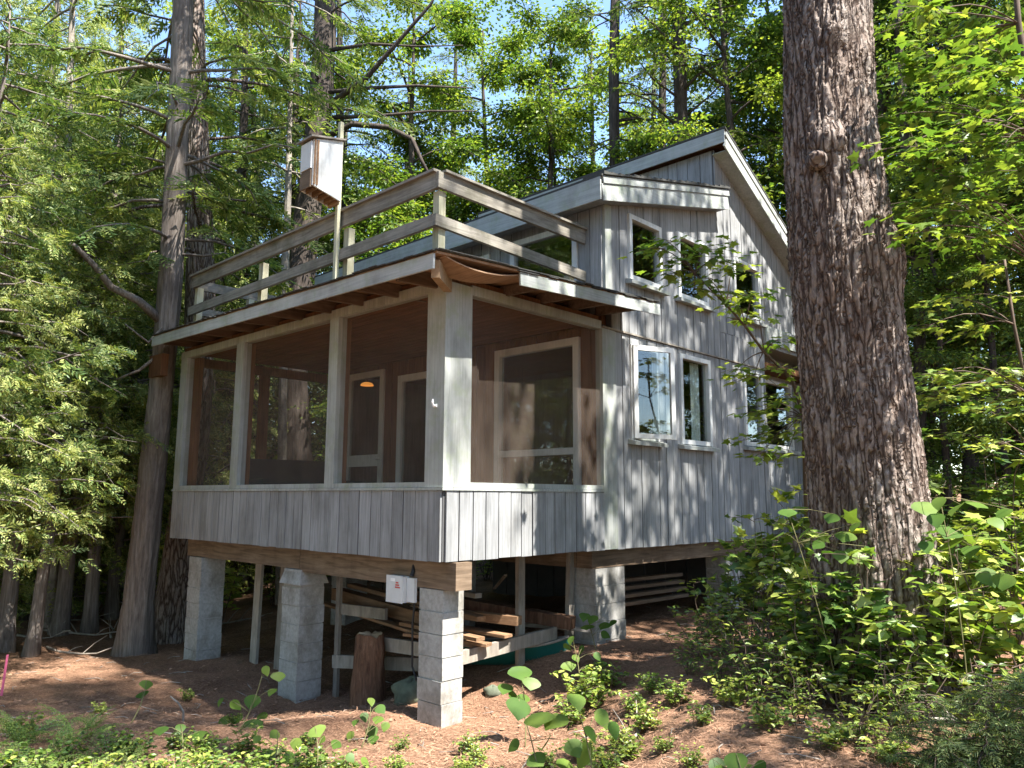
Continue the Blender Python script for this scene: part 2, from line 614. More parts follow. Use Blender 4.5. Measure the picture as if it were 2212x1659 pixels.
def siding(name, mp, a0, a1, zb, zt, openings=(), bw=.178, mat='siding', back='siding_back', gap=.0055, seed=1, thick=.022, back_t=.07):
    """wall part with one board object per board; openings are (a0, a1, z0, z1)"""
    r = random.Random(seed)
    zbf = zb if callable(zb) else (lambda a: zb)
    ztf = zt if callable(zt) else (lambda a: zt)
    crit = sorted({a0, a1} | {e for o in openings for e in o[:2] if a0 < e < a1})
    cols = []
    for p, q in zip(crit[:-1], crit[1:]):
        n = max(1, round((q - p) / bw))
        e = [p + (q - p) * k / n + (r.uniform(-.014, .014) if 0 < k < n else 0) for k in range(n + 1)]
        cols += list(zip(e[:-1], e[1:]))
    bk = MB()
    boards = []
    for (p, q) in cols:
        mid = (p + q) / 2
        holes = sorted((o[2], o[3]) for o in openings if o[0] < mid < o[1])
        z = None
        segs = []
        cur = None
        for (h0, h1) in holes:
            segs.append((cur, h0))
            cur = h1
        segs.append((cur, None))
        for (s0, s1) in segs:
            l0 = s0 if s0 is not None else zbf(p)
            l1 = s0 if s0 is not None else zbf(q)
            t0 = s1 if s1 is not None else ztf(p)
            t1 = s1 if s1 is not None else ztf(q)
            if min(t0 - l0, t1 - l1) < .01:
                continue
            bk.hexa([mp(p, l0, -back_t), mp(q, l1, -back_t), mp(q, l1, 0), mp(p, l0, 0), mp(p, t0, -back_t), mp(q, t1, -back_t), mp(q, t1, 0), mp(p, t0, 0)])
            j = r.uniform(-.006, .002) if s0 is None else 0
            o0, o1 = .002, thick + r.uniform(-.004, .004)
            tw = r.uniform(-.003, .003)
            g = gap + r.uniform(-.002, .003)
            boards.append([mp(p + g, l0 + j, o0), mp(q - g, l1 + j, o0), mp(q - g, l1 + j, o1 + tw), mp(p + g, l0 + j, o1),
                           mp(p + g, t0, o0), mp(q - g, t1, o0), mp(q - g, t1, o1 + tw), mp(p + g, t0, o1)])
    w = part(bk, name, M[back])
    for b in boards:
        part(MB().hexa(b), 'board', M[mat], w)
    return w


def frame_rect(mb, mp, a0, a1, z0, z1, w, o0, o1, slope=0.0):
    """four bars round an opening, butted: stiles between head and sill rails"""
    def bx(p, q, l, t, ls=0, ts=0):
        mb.hexa([mp(p, l, o0), mp(q, l + ls, o0), mp(q, l + ls, o1), mp(p, l, o1), mp(p, t, o0), mp(q, t + ts, o0), mp(q, t + ts, o1), mp(p, t, o1)])
    bx(a0, a1, z0, z0 + w)
    bx(a0, a1, z1 - w, z1)
    bx(a0, a0 + w, z0 + w, z1 - w)
    bx(a1 - w, a1, z0 + w, z1 - w)
    return mb


def pane(parent, mp, a0, a1, z0, z1, o, mat='glass', name='pane'):
    return part(MB().hexa([mp(a0, z0, o), mp(a1, z0, o), mp(a1, z0, o + .006), mp(a0, z0, o + .006), mp(a0, z1, o), mp(a1, z1, o), mp(a1, z1, o + .006), mp(a0, z1, o + .006)]), name, M[mat], parent)


def window(mp, a0, a1, z0, z1, w=.06, sill=True, out=.035, rails=()):
    f = part(frame_rect(MB(), mp, a0, a1, z0, z1, w, -.05, out), 'window', M['white'])
    zs = [z0 + w] + [z for z in rails] + [z1 - w]
    for k, z in enumerate(rails):
        mb = MB()
        mb.hexa([mp(a0 + w, z - .04, -.03), mp(a1 - w, z - .04, -.03), mp(a1 - w, z - .04, out - .008), mp(a0 + w, z - .04, out - .008),
                 mp(a0 + w, z + .04, -.03), mp(a1 - w, z + .04, -.03), mp(a1 - w, z + .04, out - .008), mp(a0 + w, z + .04, out - .008)])
        part(mb, 'cross_rail', M['white'], f)
    for k in range(len(zs) - 1):
        pane(f, mp, a0 + w - .005, a1 - w + .005, zs[k] + (.036 if k else -.005), zs[k + 1] - (.036 if k < len(zs) - 2 else -.005), -.022)
    if sill:
        mb = MB()
        mb.hexa([mp(a0 - .07, z0 - .065, .005), mp(a1 + .07, z0 - .065, .005), mp(a1 + .07, z0 - .075, .105), mp(a0 - .07, z0 - .075, .105),
                 mp(a0 - .07, z0 - .003, .005), mp(a1 + .07, z0 - .003, .005), mp(a1 + .07, z0 - .030, .105), mp(a0 - .07, z0 - .030, .105)])
        part(mb, 'sill', M['trim'], f)
    return f


XL = -5.78           # far end of porch and house
YB = 2.5             # house front wall inside the porch
R0, F0 = MAPR(0.0), MAPF(0.0)

# -- porch skirt
siding('porch_wall', F0, XL, 0.0, 0.0, .645, seed=2)
siding('porch_wall', R0, 0.022, 2.44, 0.0, .645, seed=3)
# ledger cap between skirt and screens
mb = MB().box(XL - .01, .035, -.035, .10, .648, .675)
part(mb, 'sill_board', M['trim'])
mb = MB().box(-.10, .035, .102, 2.44, .648, .675)
part(mb, 'sill_board', M['trim'])
part(MB().box(XL, -.245, -.018, .05, .677, .725), 'sill_board', M['trim'])
part(MB().box(-.05, .018, .332, 2.44, .677, .725), 'sill_board', M['trim'])
# porch posts: corner box, two front posts, end post
part(MB().box(-.243, .020, -.020, .012, .677, 2.640), 'corner_post', M['trim'])
part(MB().box(-.012, .0195, .0125, .330, .677, 2.640), 'corner_post', M['trim'])
for a, b in ((-4.10, -3.91), (-1.93, -1.76), (XL, XL + .19)):
    part(MB().box(a, b, -.021, .09, .677, 2.560), 'porch_post', M['trim'])
part(MB().box(-.08, .024, 2.442, 2.70, .0, 2.575), 'corner_board', M['trim'])
# beam over the screens
part(MB().box(XL - .02, -.245, -.016, .09, 2.562, 2.660), 'porch_beam', M['trim'])
part(MB().box(-.09, .016, .332, 2.44, 2.562, 2.660), 'porch_beam', M['trim'])
# inner framing in cedar (seen through the screens)
for a, b in ((XL + .02, XL + .34), (-4.08, -3.93), (-1.91, -1.78)):
    part(MB().box(a, b, .092, .16, .40, 2.56), 'inner_post', M['inner'])
part(MB().box(-.20, -.05, .10, .30, .40, 2.56), 'inner_post', M['inner'])
# insect screens
def screen(mp, a0, a1, z0, z1, o):
    return part(MB().quads([mp(a0, z0, o), mp(a1, z0, o), mp(a1, z1, o), mp(a0, z1, o)], np.array([[0, 1, 2, 3]])), 'insect_screen', M['screen'])
for a, b in ((XL + .19, -4.10), (-3.91, -1.93), (-1.76, -.243)):
    screen(F0, a, b, .725, 2.562, -.03)
screen(R0, .330, 2.442, .725, 2.562, -.02)
# far end of porch: low wall, post and screens
part(MB().box(XL, XL + .04, .09, 2.40, .0, .70), 'end_wall', M['siding'])
part(MB().box(XL, XL + .09, 1.22, 1.36, .70, 2.56), 'end_post', M['inner'])
part(MB().box(XL, XL + .09, .09, 2.40, 2.47, 2.60), 'end_header', M['inner'])
screen(lambda a, z, o: (XL + o, a, z), .16, 1.22, .70, 2.47, .02)
screen(lambda a, z, o: (XL + o, a, z), 1.36, 2.40, .70, 2.47, .02)
part(MB().box(XL - .45, XL - .02, -.30, -.20, 2.30, 2.62), 'end_bracket', M['inner'])
# floor and ceiling planks of the porch
part(MB().box(XL + .01, -.02, .02, 2.42, .20, .245), 'porch_floor', M['floor'])
ceil = part(MB().box(XL + .01, -.02, .02, 2.42, 2.652, 2.67), 'porch_ceiling', M['inner'])
y = .10
while y < 2.38:
    w = .125
    part(MB().box(XL + .1, -.09, y + .004, min(y + w, 2.41) - .004, 2.632, 2.650), 'ceiling_plank', M['ceiling'], ceil)
    y += w

# -- house front wall (inside porch: cedar boards; above the porch roof: grey boards)
door_a = (-5.19, -4.19, .30, 2.55)
door_b = (-3.84, -2.90, .30, 2.40)
win_c = (-1.77, -.34, .62, 2.52)
siding('house_front_wall', MAPF(YB), XL, -.02, .24, 2.63, [door_a, door_b, win_c], mat='inner', seed=5)
FB = MAPF(YB - .022)
for a0, a1, z0, z1 in (door_a, door_b):
    f = part(frame_rect(MB(), FB, a0, a1, z0, z1, .10, -.04, .03), 'door', M['white'])
    mb = MB()
    zr = 1.14 if a0 < -4 else .62
    mb.hexa([FB(a0 + .1, zr - .09, -.03), FB(a1 - .1, zr - .09, -.03), FB(a1 - .1, zr - .09, .02), FB(a0 + .1, zr - .09, .02),
             FB(a0 + .1, zr + .09, -.03), FB(a1 - .1, zr + .09, -.03), FB(a1 - .1, zr + .09, .02), FB(a0 + .1, zr + .09, .02)])
    part(mb, 'door_rail', M['white'], f)
    pane(f, FB, a0 + .095, a1 - .095, zr + .09, z1 - .095, -.01)
    pane(f, FB, a0 + .095, a1 - .095, z0 + .095, zr - .09, -.01)
    part(MB().tube([FB(a1 - .06, zr + .02, .03), FB(a1 - .06, zr + .02, .08), FB(a1 - .13, zr + .02, .085)], [.014, .014, .012], 6), 'door_handle', M['steel'], f)
window(FB, *win_c, w=.09, sill=False, rails=(1.14,))
# upper front wall above the porch roof
up_a = (-1.50, -.36, 3.14, 3.97)
up_b = (-3.20, -1.90, 3.14, 3.90)
siding('upper_front_wall', MAPF(YB), XL, 0.0, 2.78, 4.10, [up_a, up_b], seed=6)
FU = MAPF(YB - .022)
window(FU, *up_a, w=.075, sill=False, out=.03)
window(FU, *up_b, w=.075, sill=False, out=.03)

# -- long wall facing the sun
ROOF_S = lambda y: 4.34 + (y - 2.2) * .243               # top of the lower shed roof along the wall
ROOF_G = lambda y: 5.95 - (y - 5.22) * .52               # top of the upper roof falling to the back
wtop = lambda y: (ROOF_S(y) - .20) if y < 5.265 else (ROOF_G(y) - .16)
w1 = (3.00, 3.60, 1.29, 2.46)
w2 = (4.12, 4.92, 1.29, 2.50)
w3 = (5.92, 6.54, 1.36, 2.50)
u1 = (2.98, 3.72, 3.28, 4.13)
u2 = (4.12, 4.92, 3.27, 4.19)
u3 = (5.70, 6.55, 3.31, 4.20)
siding('long_wall', R0, 2.70, 6.68, -.005, 2.57, [w1, w2, w3], seed=8)
siding('long_wall_upper', MAPR(.012), YB + .13, 5.262, 2.60, wtop, [u1, u2], seed=9)
siding('long_wall_upper', MAPR(.012), 5.268, 9.6, 2.60 + .38, wtop, [u3], seed=10)
siding('long_wall_upper', MAPR(.012), 5.268, 6.66, 2.60, 2.975, [], seed=17)
part(MB().box(-.07, .040, YB, YB + .128, 2.88, 4.13), 'corner_board', M['trim'])
# drip flashing between the two tiers of boards
part(MB().box(.0, .045, 2.445, 6.68, 2.578, 2.597), 'drip_board', M['grey_lumber'])
part(MB().box(.034, .075, 6.67, 9.6, 3.02, 3.30), 'band_board', M['fascia'])
RW_ = MAPR(.022)
RU_ = MAPR(.034)
for w in (w2, w3):
    window(RW_, *w)
for w in (u1, u2, u3):
    window(RU_, *w)
# first window: its sash stands open
fw = part(frame_rect(MB(), RW_, w1[0], w1[1], w1[2], w1[3], .04, -.05, .02), 'window', M['white'])
part(MB().hexa([RW_(2.93, 1.225, .005), RW_(3.67, 1.225, .005), RW_(3.67, 1.215, .105), RW_(2.93, 1.215, .105), RW_(2.93, 1.287, .005), RW_(3.67, 1.287, .005), RW_(3.67, 1.262, .105), RW_(2.93, 1.262, .105)]), 'sill', M['trim'], fw)
_h = np.array([.052, 3.02, 0.0])
_e = np.array([.285, 3.575, 0.0])
_dd = (_e - _h) / np.linalg.norm(_e - _h)
_nn = np.array([_dd[1], -_dd[0], 0])
SASH = lambda a, z, o: tuple(_h + _dd * a + _nn * o + np.array([0, 0, z]))
_len = float(np.linalg.norm(_e - _h))
sash = part(frame_rect(MB(), SASH, 0, _len, 1.30, 2.45, .06, -.02, .022), 'open_sash', M['white'], fw)
sash["label"] = 'casement sash swung open from the wall'
pane(fw, SASH, .055, _len - .055, 1.355, 2.395, -.002)
# recessed wall past the third window
siding('recessed_wall', MAPR(-.42), 6.60, 9.6, -.005, 2.98, [(7.45, 8.55, 1.42, 2.58)], seed=12)
window(MAPR(-.40), 7.45, 8.55, 1.42, 2.58)
part(MB().box(-.42, .03, 6.69, 9.6, 2.965, 3.0), 'recess_soffit', M['trim'])
part(MB().box(-.42, -.005, 6.60, 6.675, 0, 2.57), 'recess_return', M['siding'])
# hidden sides that keep the rooms dark
part(MB().box(XL, XL + .08, YB + .02, 9.6, .0, 4.1), 'far_side_wall', M['siding'])
part(MB().box(XL + .08, -.43, 9.52, 9.6, .0, 3.4), 'back_wall', M['siding'])
part(MB().box(XL + .08, -.075, YB + .07, 9.5, .18, .235), 'room_floor', M['floor'])
part(MB().box(XL + .08, -.075, YB + .07, 9.5, 2.66, 2.76), 'room_ceiling', M['inner'])
part(MB().box(-3.0, -2.92, YB + .1, 9.5, .24, 2.65), 'partition_wall', M['inner'])
part(MB().box(XL + .08, -.075, 5.2, 5.28, 2.77, 4.9), 'loft_wall', M['inner'])
# curtains behind the second window
cz = [(-.10 - .02 * math.sin(k * 1.9), 4.62 + k * .022) for k in range(12)]
V = [(a, b, z) for a, b in cz for z in (1.35, 2.45)]
part(MB().quads(V, np.array([[2 * k, 2 * k + 2, 2 * k + 3, 2 * k + 1] for k in range(11)])), 'curtain', M['curtain'], smooth=True)

# -- clerestory wall between the two roofs
siding('clerestory_wall', MAPF(5.29), -4.8, .0, lambda x: 4.9, 5.76, [(-1.30, -.42, 5.08, 5.40)], seed=14)
pane(part(frame_rect(MB(), MAPF(5.27), -1.30, -.42, 5.08, 5.40, .05, -.05, .02), 'window', M['trim']), MAPF(5.27), -1.26, -.46, 5.12, 5.36, -.02)

# -- porch roof
RA, RB, RC, RD = np.array([.50, -.56, 2.70]), np.array([.50, 2.92, 2.89]), np.array([-5.95, 2.48, 3.02]), np.array([-5.88, -.40, 2.87])
PR = lambda s, t: (RA * (1 - s) + RD * s) * (1 - t) + (RB * (1 - s) + RC * s) * t


def slab(mb, fn, s0, s1, t0, t1, th, n=1, m=1):
    for i in range(n):
        for j in range(m):
            a, b = s0 + (s1 - s0) * i / n, s0 + (s1 - s0) * (i + 1) / n
            c, d = t0 + (t1 - t0) * j / m, t0 + (t1 - t0) * (j + 1) / m
            P = [np.array(fn(a, c)), np.array(fn(b, c)), np.array(fn(b, d)), np.array(fn(a, d))]
            mb.hexa([p - (0, 0, th) for p in P] + P)
    return mb


pr = part(slab(MB(), PR, 0.0, 1, 0.0, .985, .022), 'porch_roof', M['ply'])
_u = np.array([0, 0, .014])
part(slab(MB(), lambda s, t: PR(s * 1.006 - .004, t * 1.0 - .006) + _u, 0, 1, 0, .99, .010), 'roofing', M['roof'], pr)
rq = random.Random(4)
# torn, curling edge of the roofing
for k in range(46):
    s = k / 46
    p = PR(s, -.008) + _u
    q = PR(s + .0205, -.008) + _u
    dz = rq.uniform(-.016, .004)
    o = part(MB().hexa([p + (0, -.02, dz - .008), q + (0, -.02, dz - .008), q + (0, .25, .002), p + (0, .25, .002), p + (0, -.02, dz), q + (0, -.02, dz), q + (0, .25, .008), p + (0, .25, .008)]), 'shingle', M['roof'], pr)
for k in range(24):
    t = k / 24
    p = PR(-.003, t) + _u
    q = PR(-.003, t + .040) + _u
    dz = rq.uniform(-.03, .006) if k > 5 else .004
    part(MB().hexa([p + (.02, 0, dz - .008), q + (.02, 0, dz - .008), q + (-.25, 0, .002), p + (-.25, 0, .002), p + (.02, 0, dz), q + (.02, 0, dz), q + (-.25, 0, .008), p + (-.25, 0, .008)]), 'shingle', M['roof'], pr)
# front fascia
_d = np.array([0, 0, -.092])
part(MB().bar(RA + _d + (-.02, -.012, 0), RD + _d + (0, -.012, 0), .022, .135), 'fascia', M['fascia'])
# side fascia, broken off near the corner, its front end torn
part(MB().bar(PR(0, .30) + _d + (.012, 0, 0), PR(0, 1) + _d + (.012, 0, 0), .022, .13), 'fascia', M['fascia'])
# loose sheet of plywood sagging out of the broken corner
a = PR(.0, .03)
N_ = 8
V = []
for k in range(N_ + 1):
    t = .03 + .30 * k / N_
    p = PR(0, t)
    sag = -.045 - .075 * math.sin(math.pi * k / N_) ** .8
    V += [p + (-.02, 0, sag + .03), p + (-.34, 0, sag + .015), p + (-.02, 0, sag + .018), p + (-.34, 0, sag + .003)]
Q = []
for k in range(N_):
    b = 4 * k
    Q += [[b, b + 4, b + 5, b + 1], [b + 2, b + 3, b + 7, b + 6], [b, b + 2, b + 6, b + 4], [b + 1, b + 5, b + 7, b + 3]]
Q += [[0, 1, 3, 2], [4 * N_, 4 * N_ + 2, 4 * N_ + 3, 4 * N_ + 1]]
part(MB().quads(V, np.array(Q)), 'sagging_panel', M['ply'])
# rafters under the front eave and lookouts under the side eave
for k in range(10):
    x = -.12 - k * .605
    s = (RA[0] - x) / (RA[0] - RD[0])
    p, q = PR(s, .012), PR(s, .26)
    part(MB().bar(p - (0, 0, .095), q - (0, 0, .095), .04, .13), 'rafter', M['rafter'])
for t in (.40, .57, .73, .88):
    p, q = PR(.004, t), PR(.09, t)
    part(MB().bar(p - (0, 0, .085), q - (0, 0, .085), .04, .11), 'lookout', M['rafter'])
part(MB().bar(PR(.015, .02) - (0, 0, .135), PR(.075, .16) - (0, 0, .135), .075, .16), 'corner_rafter', M['cut'])
# frieze that closes the gap between beam and roof
part(MB().box(XL, -.02, .02, .05, 2.662, 2.72), 'frieze', M['inner'])
part(MB().box(-.05, -.02, .052, 2.43, 2.662, 2.72), 'frieze', M['inner'])

# -- lower shed roof
SR = lambda s, t: np.array([.22 - s * 6.05, 2.2 + t * 3.10, 4.34 + t * 3.10 * .243 - s * .05])
shed = part(slab(MB(), lambda s, t: SR(s, t) - (0, 0, .012), 0, 1, 0, 1.0, .03), 'shed_roof', M['inner'])
part(slab(MB(), lambda s, t: SR(s * 1.006 - .004, t * 1.005 - .008) + (0, 0, .016), 0, 1, 0, .995, .026), 'roofing', M['roof'], shed)
part(MB().bar(SR(0, -.004) - (.0, 0, .155), SR(1, -.004) - (0, 0, .155), .024, .28), 'fascia', M['fascia'])
for k in range(20):
    t = k / 20
    p, q = SR(-.004, t), SR(-.004, t + .05)
    dz = .024 + rq.uniform(0, .014)
    part(MB().hexa([p + (.02, 0, .004), q + (.02, 0, .004), q + (-.3, 0, .004), p + (-.3, 0, .004), p + (.02, 0, dz + .012), q + (.02, 0, dz - .008), q + (-.3, 0, dz - .008), p + (-.3, 0, dz + .012)]), 'shingle', M['roof'], shed)
part(MB().bar(SR(-.002, .005) - (0, 0, .055), SR(-.002, 1.0) - (0, 0, .055), .022, .085), 'fascia', M['fascia'])
part(MB().bar(SR(.0005, .005) - (0, 0, .205), SR(.0005, 1.0) - (0, 0, .205), .022, .20), 'fascia', M['fascia'])
part(slab(MB(), lambda s, t: SR(s, t) - (0, 0, .285), .004, 1, .01, .098, .012), 'soffit', M['siding'], shed)
part(slab(MB(), lambda s, t: SR(s, t) - (0, 0, .285), .004, .037, .10, .995, .012), 'soffit', M['siding'], shed)

# -- upper roof, ridge edge over the clerestory, falling to the back
GR = lambda s, t: np.array([.28 - s * 5.2, 5.16 + t * 4.6, 5.98 - t * 4.6 * .52])
gab = part(slab(MB(), lambda s, t: GR(s, t) - (0, 0, .012), 0, 1, 0, 1, .03), 'upper_roof', M['inner'])
part(slab(MB(), lambda s, t: GR(s * 1.006 - .004, t * 1.004 - .005) + (0, 0, .018), 0, 1, 0, .99, .028), 'roofing', M['roof'], gab)
part(MB().bar(GR(0, -.002) - (0, 0, .115), GR(1, -.002) - (0, 0, .115), .024, .20), 'fascia', M['fascia'])
part(MB().bar(GR(-.0015, .0) - (0, 0, .075), GR(-.0015, 1.0) - (0, 0, .075), .022, .075), 'fascia', M['fascia'])
part(MB().bar(GR(.001, .0) - (0, 0, .20), GR(.001, 1.0) - (0, 0, .20), .022, .17), 'fascia', M['fascia'])
part(slab(MB(), lambda s, t: GR(s, t) - (0, 0, .245), .006, .050, .018, 1.0, .012), 'soffit', M['trim'], gab)

# -- railing round the roof deck
RX, RY = -.30, .10
rl = part(MB().bar((XL - .05, RY, 3.745), (RX + .02, RY, 3.765), .045, .17), 'deck_rail', M['rail'])
part(MB().bar((XL - .05, RY - .01, 3.845), (RX + .03, RY - .01, 3.865), .10, .028), 'rail_cap', M['rail'], rl)
part(MB().bar((XL - .05, RY - .03, 3.30), (RX + .02, RY - .03, 3.335), .045, .125), 'deck_rail', M['rail'])
r2 = part(MB().bar((RX + .045, RY - .022, 3.765), (RX + .045, 2.47, 3.755), .045, .17), 'deck_rail', M['rail'])
part(MB().bar((RX + .055, RY + .045, 3.864), (RX + .055, 2.47, 3.852), .10, .026), 'rail_cap', M['rail'], r2)
part(MB().bar((RX + .045, RY - .052, 3.335), (RX + .045, 2.47, 3.26), .045, .12), 'deck_rail', M['rail'])
r3 = part(MB().bar((XL + .04, RY + .03, 3.70), (XL + .10, 2.45, 3.70), .045, .14), 'deck_rail', M['rail'])
part(MB().bar((XL + .04, RY + .03, 3.30), (XL + .10, 2.45, 3.32), .045, .11), 'deck_rail', M['rail'])


def rail_post(x, y, top, w=.09):
    s = (RA[0] - x) / (RA[0] - RD[0])
    t = max(0, (y - RA[1]) / (RB[1] - RA[1]))
    z = PR(s, t)[2] + .012
    return part(MB().box(x - w / 2, x + w / 2, y - w / 2, y + w / 2, z, top), 'rail_post', M['post'])


rail_post(RX - .02, RY + .07, 3.67)
rail_post(-1.90, RY + .07, 3.66)
rail_post(-3.85, RY + .07, 3.65)
rail_post(XL + .02, RY + .07, 3.66)
rail_post(XL + .10, .95, 3.62)
rail_post(RX - .02, 2.25, 3.23)

# -- beams, piers and struts that carry the cottage
part(MB().box(-5.45, -2.555, .10, .30, -.235, -.012), 'floor_beam', M['beam'])
part(MB().box(-2.545, .085, .10, .30, -.262, -.012), 'floor_beam', M['beam'])
part(MB().box(-.32, -.10, 2.36, 9.3, -.215, -.014), 'floor_beam', M['beam'])
part(MB().box(-5.6, -.33, 2.36, 2.56, -.215, -.014), 'floor_beam', M['beam'])
for k in range(14):
    x = -5.6 + k * .42
    part(MB().box(x, x + .04, .34, 2.34, -.012, .185), 'joist', M['beam'])


def pier(x0, x1, y0, y1, ztop, cap=False, seed=0):
    r = random.Random(seed)
    zb = min(G(x, y) for x in (x0, x1) for y in (y0, y1)) - .12
    h = .2032
    core = part(MB().box(x0 + .008, x1 - .008, y0 + .008, y1 - .008, zb, ztop - .003), 'pier', M['mortar'])
    z = ztop
    i = 0
    while z > zb:
        b = max(z - h + .010, zb)
        jx, jy = r.uniform(-.005, .005), r.uniform(-.005, .005)
        e = .016 if (cap and i == 0) else 0
        if cap and i == 0:
            mb = MB().hexa([(x0 - .03, y0 - .03, b + .03), (x1 + .03, y0 - .03, b + .03), (x1 + .03, y1 + .03, b + .03), (x0 - .03, y1 + .03, b + .03),
                            (x0 + .015, y0 + .015, z), (x1 - .015, y0 + .015, z), (x1 - .015, y1 - .015, z), (x0 + .015, y1 - .015, z)])
            part(mb, 'concrete_block', M['block'], core)
        elif i % 2 == 0:
            part(MB().box(x0 + jx, x1 + jx, y0 + jy, y1 + jy, b, z), 'concrete_block', M['block'], core)
        else:
            part(MB().box(x0 + jx, x1 + jx, y0 + jy, y1 + jy, b, z), 'concrete_block', M['block'], core)
        z -= h
        i += 1
    return core


pier(-.42, -.085, .10, .36, -.270, seed=1)
pier(-2.86, -2.48, .08, .40, -.243, cap=True, seed=2)
pier(-5.33, -4.96, .08, .42, -.243, seed=3)
pier(-.42, -.09, 2.42, 2.98, -.222, seed=4)
pier(-.42, -.10, 5.45, 5.85, -.222, seed=5)
pier(-.42, -.10, 8.6, 9.0, -.222, seed=6)
pier(-2.9, -2.5, 2.45, 2.85, -.222, seed=7)
pier(-5.4, -5.0, 2.45, 2.85, -.222, seed=8)


def strut(x, y, w=.09, d=.04, lean=(0, 0), mat='grey_lumber', top=-.005):
    z = G(x, y) - .05
    return part(MB().hexa([(x - w / 2, y - d / 2, z), (x + w / 2, y - d / 2, z), (x + w / 2, y + d / 2, z), (x - w / 2, y + d / 2, z)] +
                          [(x + sx * w / 2 + lean[0], y + sy * d / 2 + lean[1], top) for sx, sy in ((-1, -1), (1, -1), (1, 1), (-1, 1))]), 'strut', M[mat])


strut(-4.42, .62, .16, .04, (.05, 0))
strut(-3.88, .66, .14, .04, (.05, .02))
strut(-2.36, .52, .07, .04)
strut(-.46, 1.55, .05, .10, (-.02, .02))
strut(-.40, 2.30, .06, .09, (.01, .04))
strut(-.40, 3.25, .05, .10)
part(MB().bar((-2.36, .55, -.70), (-1.6, .62, -.69), .04, .12), 'brace', M['grey_lumber'])
part(MB().bar((-2.4, .50, -1.28), (-1.1, .95, -1.20), .05, .14), 'brace', M['grey_lumber'])
part(MB().bar((-.36, .40, -.98), (-.34, 2.0, -.90), .05, .13), 'brace', M['grey_lumber'])
part(MB().bar((-1.98, .62, -1.02), (-.44, .60, -.95), .05, .14), 'brace', M['grey_lumber'])
# boards added beside and behind the underside to keep light out
for k in range(9):
    y = 6.0 + k * .42
    part(MB().box(-.30, -.28, y, y + .40, G(-.3, y) - .05, -.22), 'shade_board', M['grey_lumber'])
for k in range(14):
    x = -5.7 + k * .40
    part(MB().box(x, x + .38, 6.4, 6.42, -1.6, .0), 'shade_board', M['siding_back'])  # near-black boards added partway back so the underside stays dark

# ------------------------------------------------------------------ things on and under the cottage
def bat_box():
    o = empty('bat_house', (-1.86, .05, 3.05))
    tag(o, 'white painted wooden bat house on a pole above the deck railing', 'bat house')
    inv = Matrix.Translation((1.86, -.05, -3.05))

    def p(mb, n, m, par=o):
        c = mb.obj(n, M[m])
        c.parent = par
        if par is o:
            c.matrix_parent_inverse = inv
        return c
    p(MB().box(-1.955, -1.905, .0, .045, 3.0, 4.93), 'pole', 'post')
    x0, x1, y0, y1 = -2.10, -1.84, -.38, -.004
    # side panels: tall quadrilaterals with sloping top and bottom
    for a, b, m in ((x1 - .022, x1, 'white'), (x0, x0 + .022, 'white')):
        p(MB().hexa([(a, y0, 4.02), (b, y0, 4.02), (b, y1, 3.93), (a, y1, 3.93), (a, y0, 4.56), (b, y0, 4.56), (b, y1, 4.66), (a, y1, 4.66)]), 'side_panel', m)
    p(MB().box(x0 + .024, x1 - .024, y0 - .02, y0 - .002, 4.22, 4.54), 'front_panel', 'steel')
    p(MB().box(x0 + .024, x1 - .024, y0 - .018, y0 - .002, 4.00, 4.20), 'front_panel', 'beam')
    p(MB().box(x0 + .024, x1 - .024, y1 - .02, y1 - .001, 3.90, 4.63), 'back_panel', 'lumber')
    for k in range(4):
        y = y0 + .06 + k * .08
        p(MB().box(x0 + .024, x1 - .024, y, y + .018, 3.99 - k * .018, 4.5), 'baffle', 'lumber')
    p(MB().hexa([(x0 - .03, y0 - .05, 4.565), (x1 + .03, y0 - .05, 4.565), (x1 + .03, y1 + .03, 4.67), (x0 - .03, y1 + .03, 4.67),
                 (x0 - .03, y0 - .05, 4.585), (x1 + .03, y0 - .05, 4.585), (x1 + .03, y1 + .03, 4.69), (x0 - .03, y1 + .03, 4.69)]), 'roof_board', 'grey_lumber')
    for k in range(2):
        p(MB().box(x1 + .001, x1 + .012, y0 + .004 + k * .035, y0 + .028 + k * .035, 4.03, 4.56), 'edge_strip', 'lumber')


bat_box()


def thing_mesh(mb, name, mat, label, cat, group=None, smooth=False, origin=None):
    o = mb.obj(name, M[mat] if isinstance(mat, str) else mat, None, smooth)
    if origin is not None:
        o.data.transform(Matrix.Translation(-Vector(origin)))
        o.location = origin
    return tag(o, label, cat, group)


# electrical box on the front beam
eb = empty('electrical_box', (-.66, .04, -.42))
tag(eb, 'light grey steel electrical box with red print mounted on the porch beam', 'electrical box')


def loc_part(o, mb, name, mat, smooth=False):
    c = mb.obj(name, M[mat], None, smooth)
    c.parent = o
    return c


loc_part(eb, MB().box(-.155, .085, -.02, .055, .0, .245), 'case', 'steel')
loc_part(eb, MB().box(-.160, .090, -.032, -.022, -.005, .250), 'cover', 'steel')
loc_part(eb, MB().box(.092, .205, .02, .055, .01, .235), 'side_case', 'steel')
loc_part(eb, MB().box(-.09, -.02, -.0345, -.0325, .195, .225), 'sticker', 'paper')
ring = MB()
for k in range(3):
    ring.box(-.02 + k * .005, .055 - k * .012, -.0345, -.0325, .135 + k * .022, .149 + k * .022)
loc_part(eb, ring, 'red_print', 'red')
loc_part(eb, MB().tube([(.15, .03, .255), (.15, .05, .30), (.13, .08, .36)], [.02, .02, .02], 8), 'conduit', 'dark')

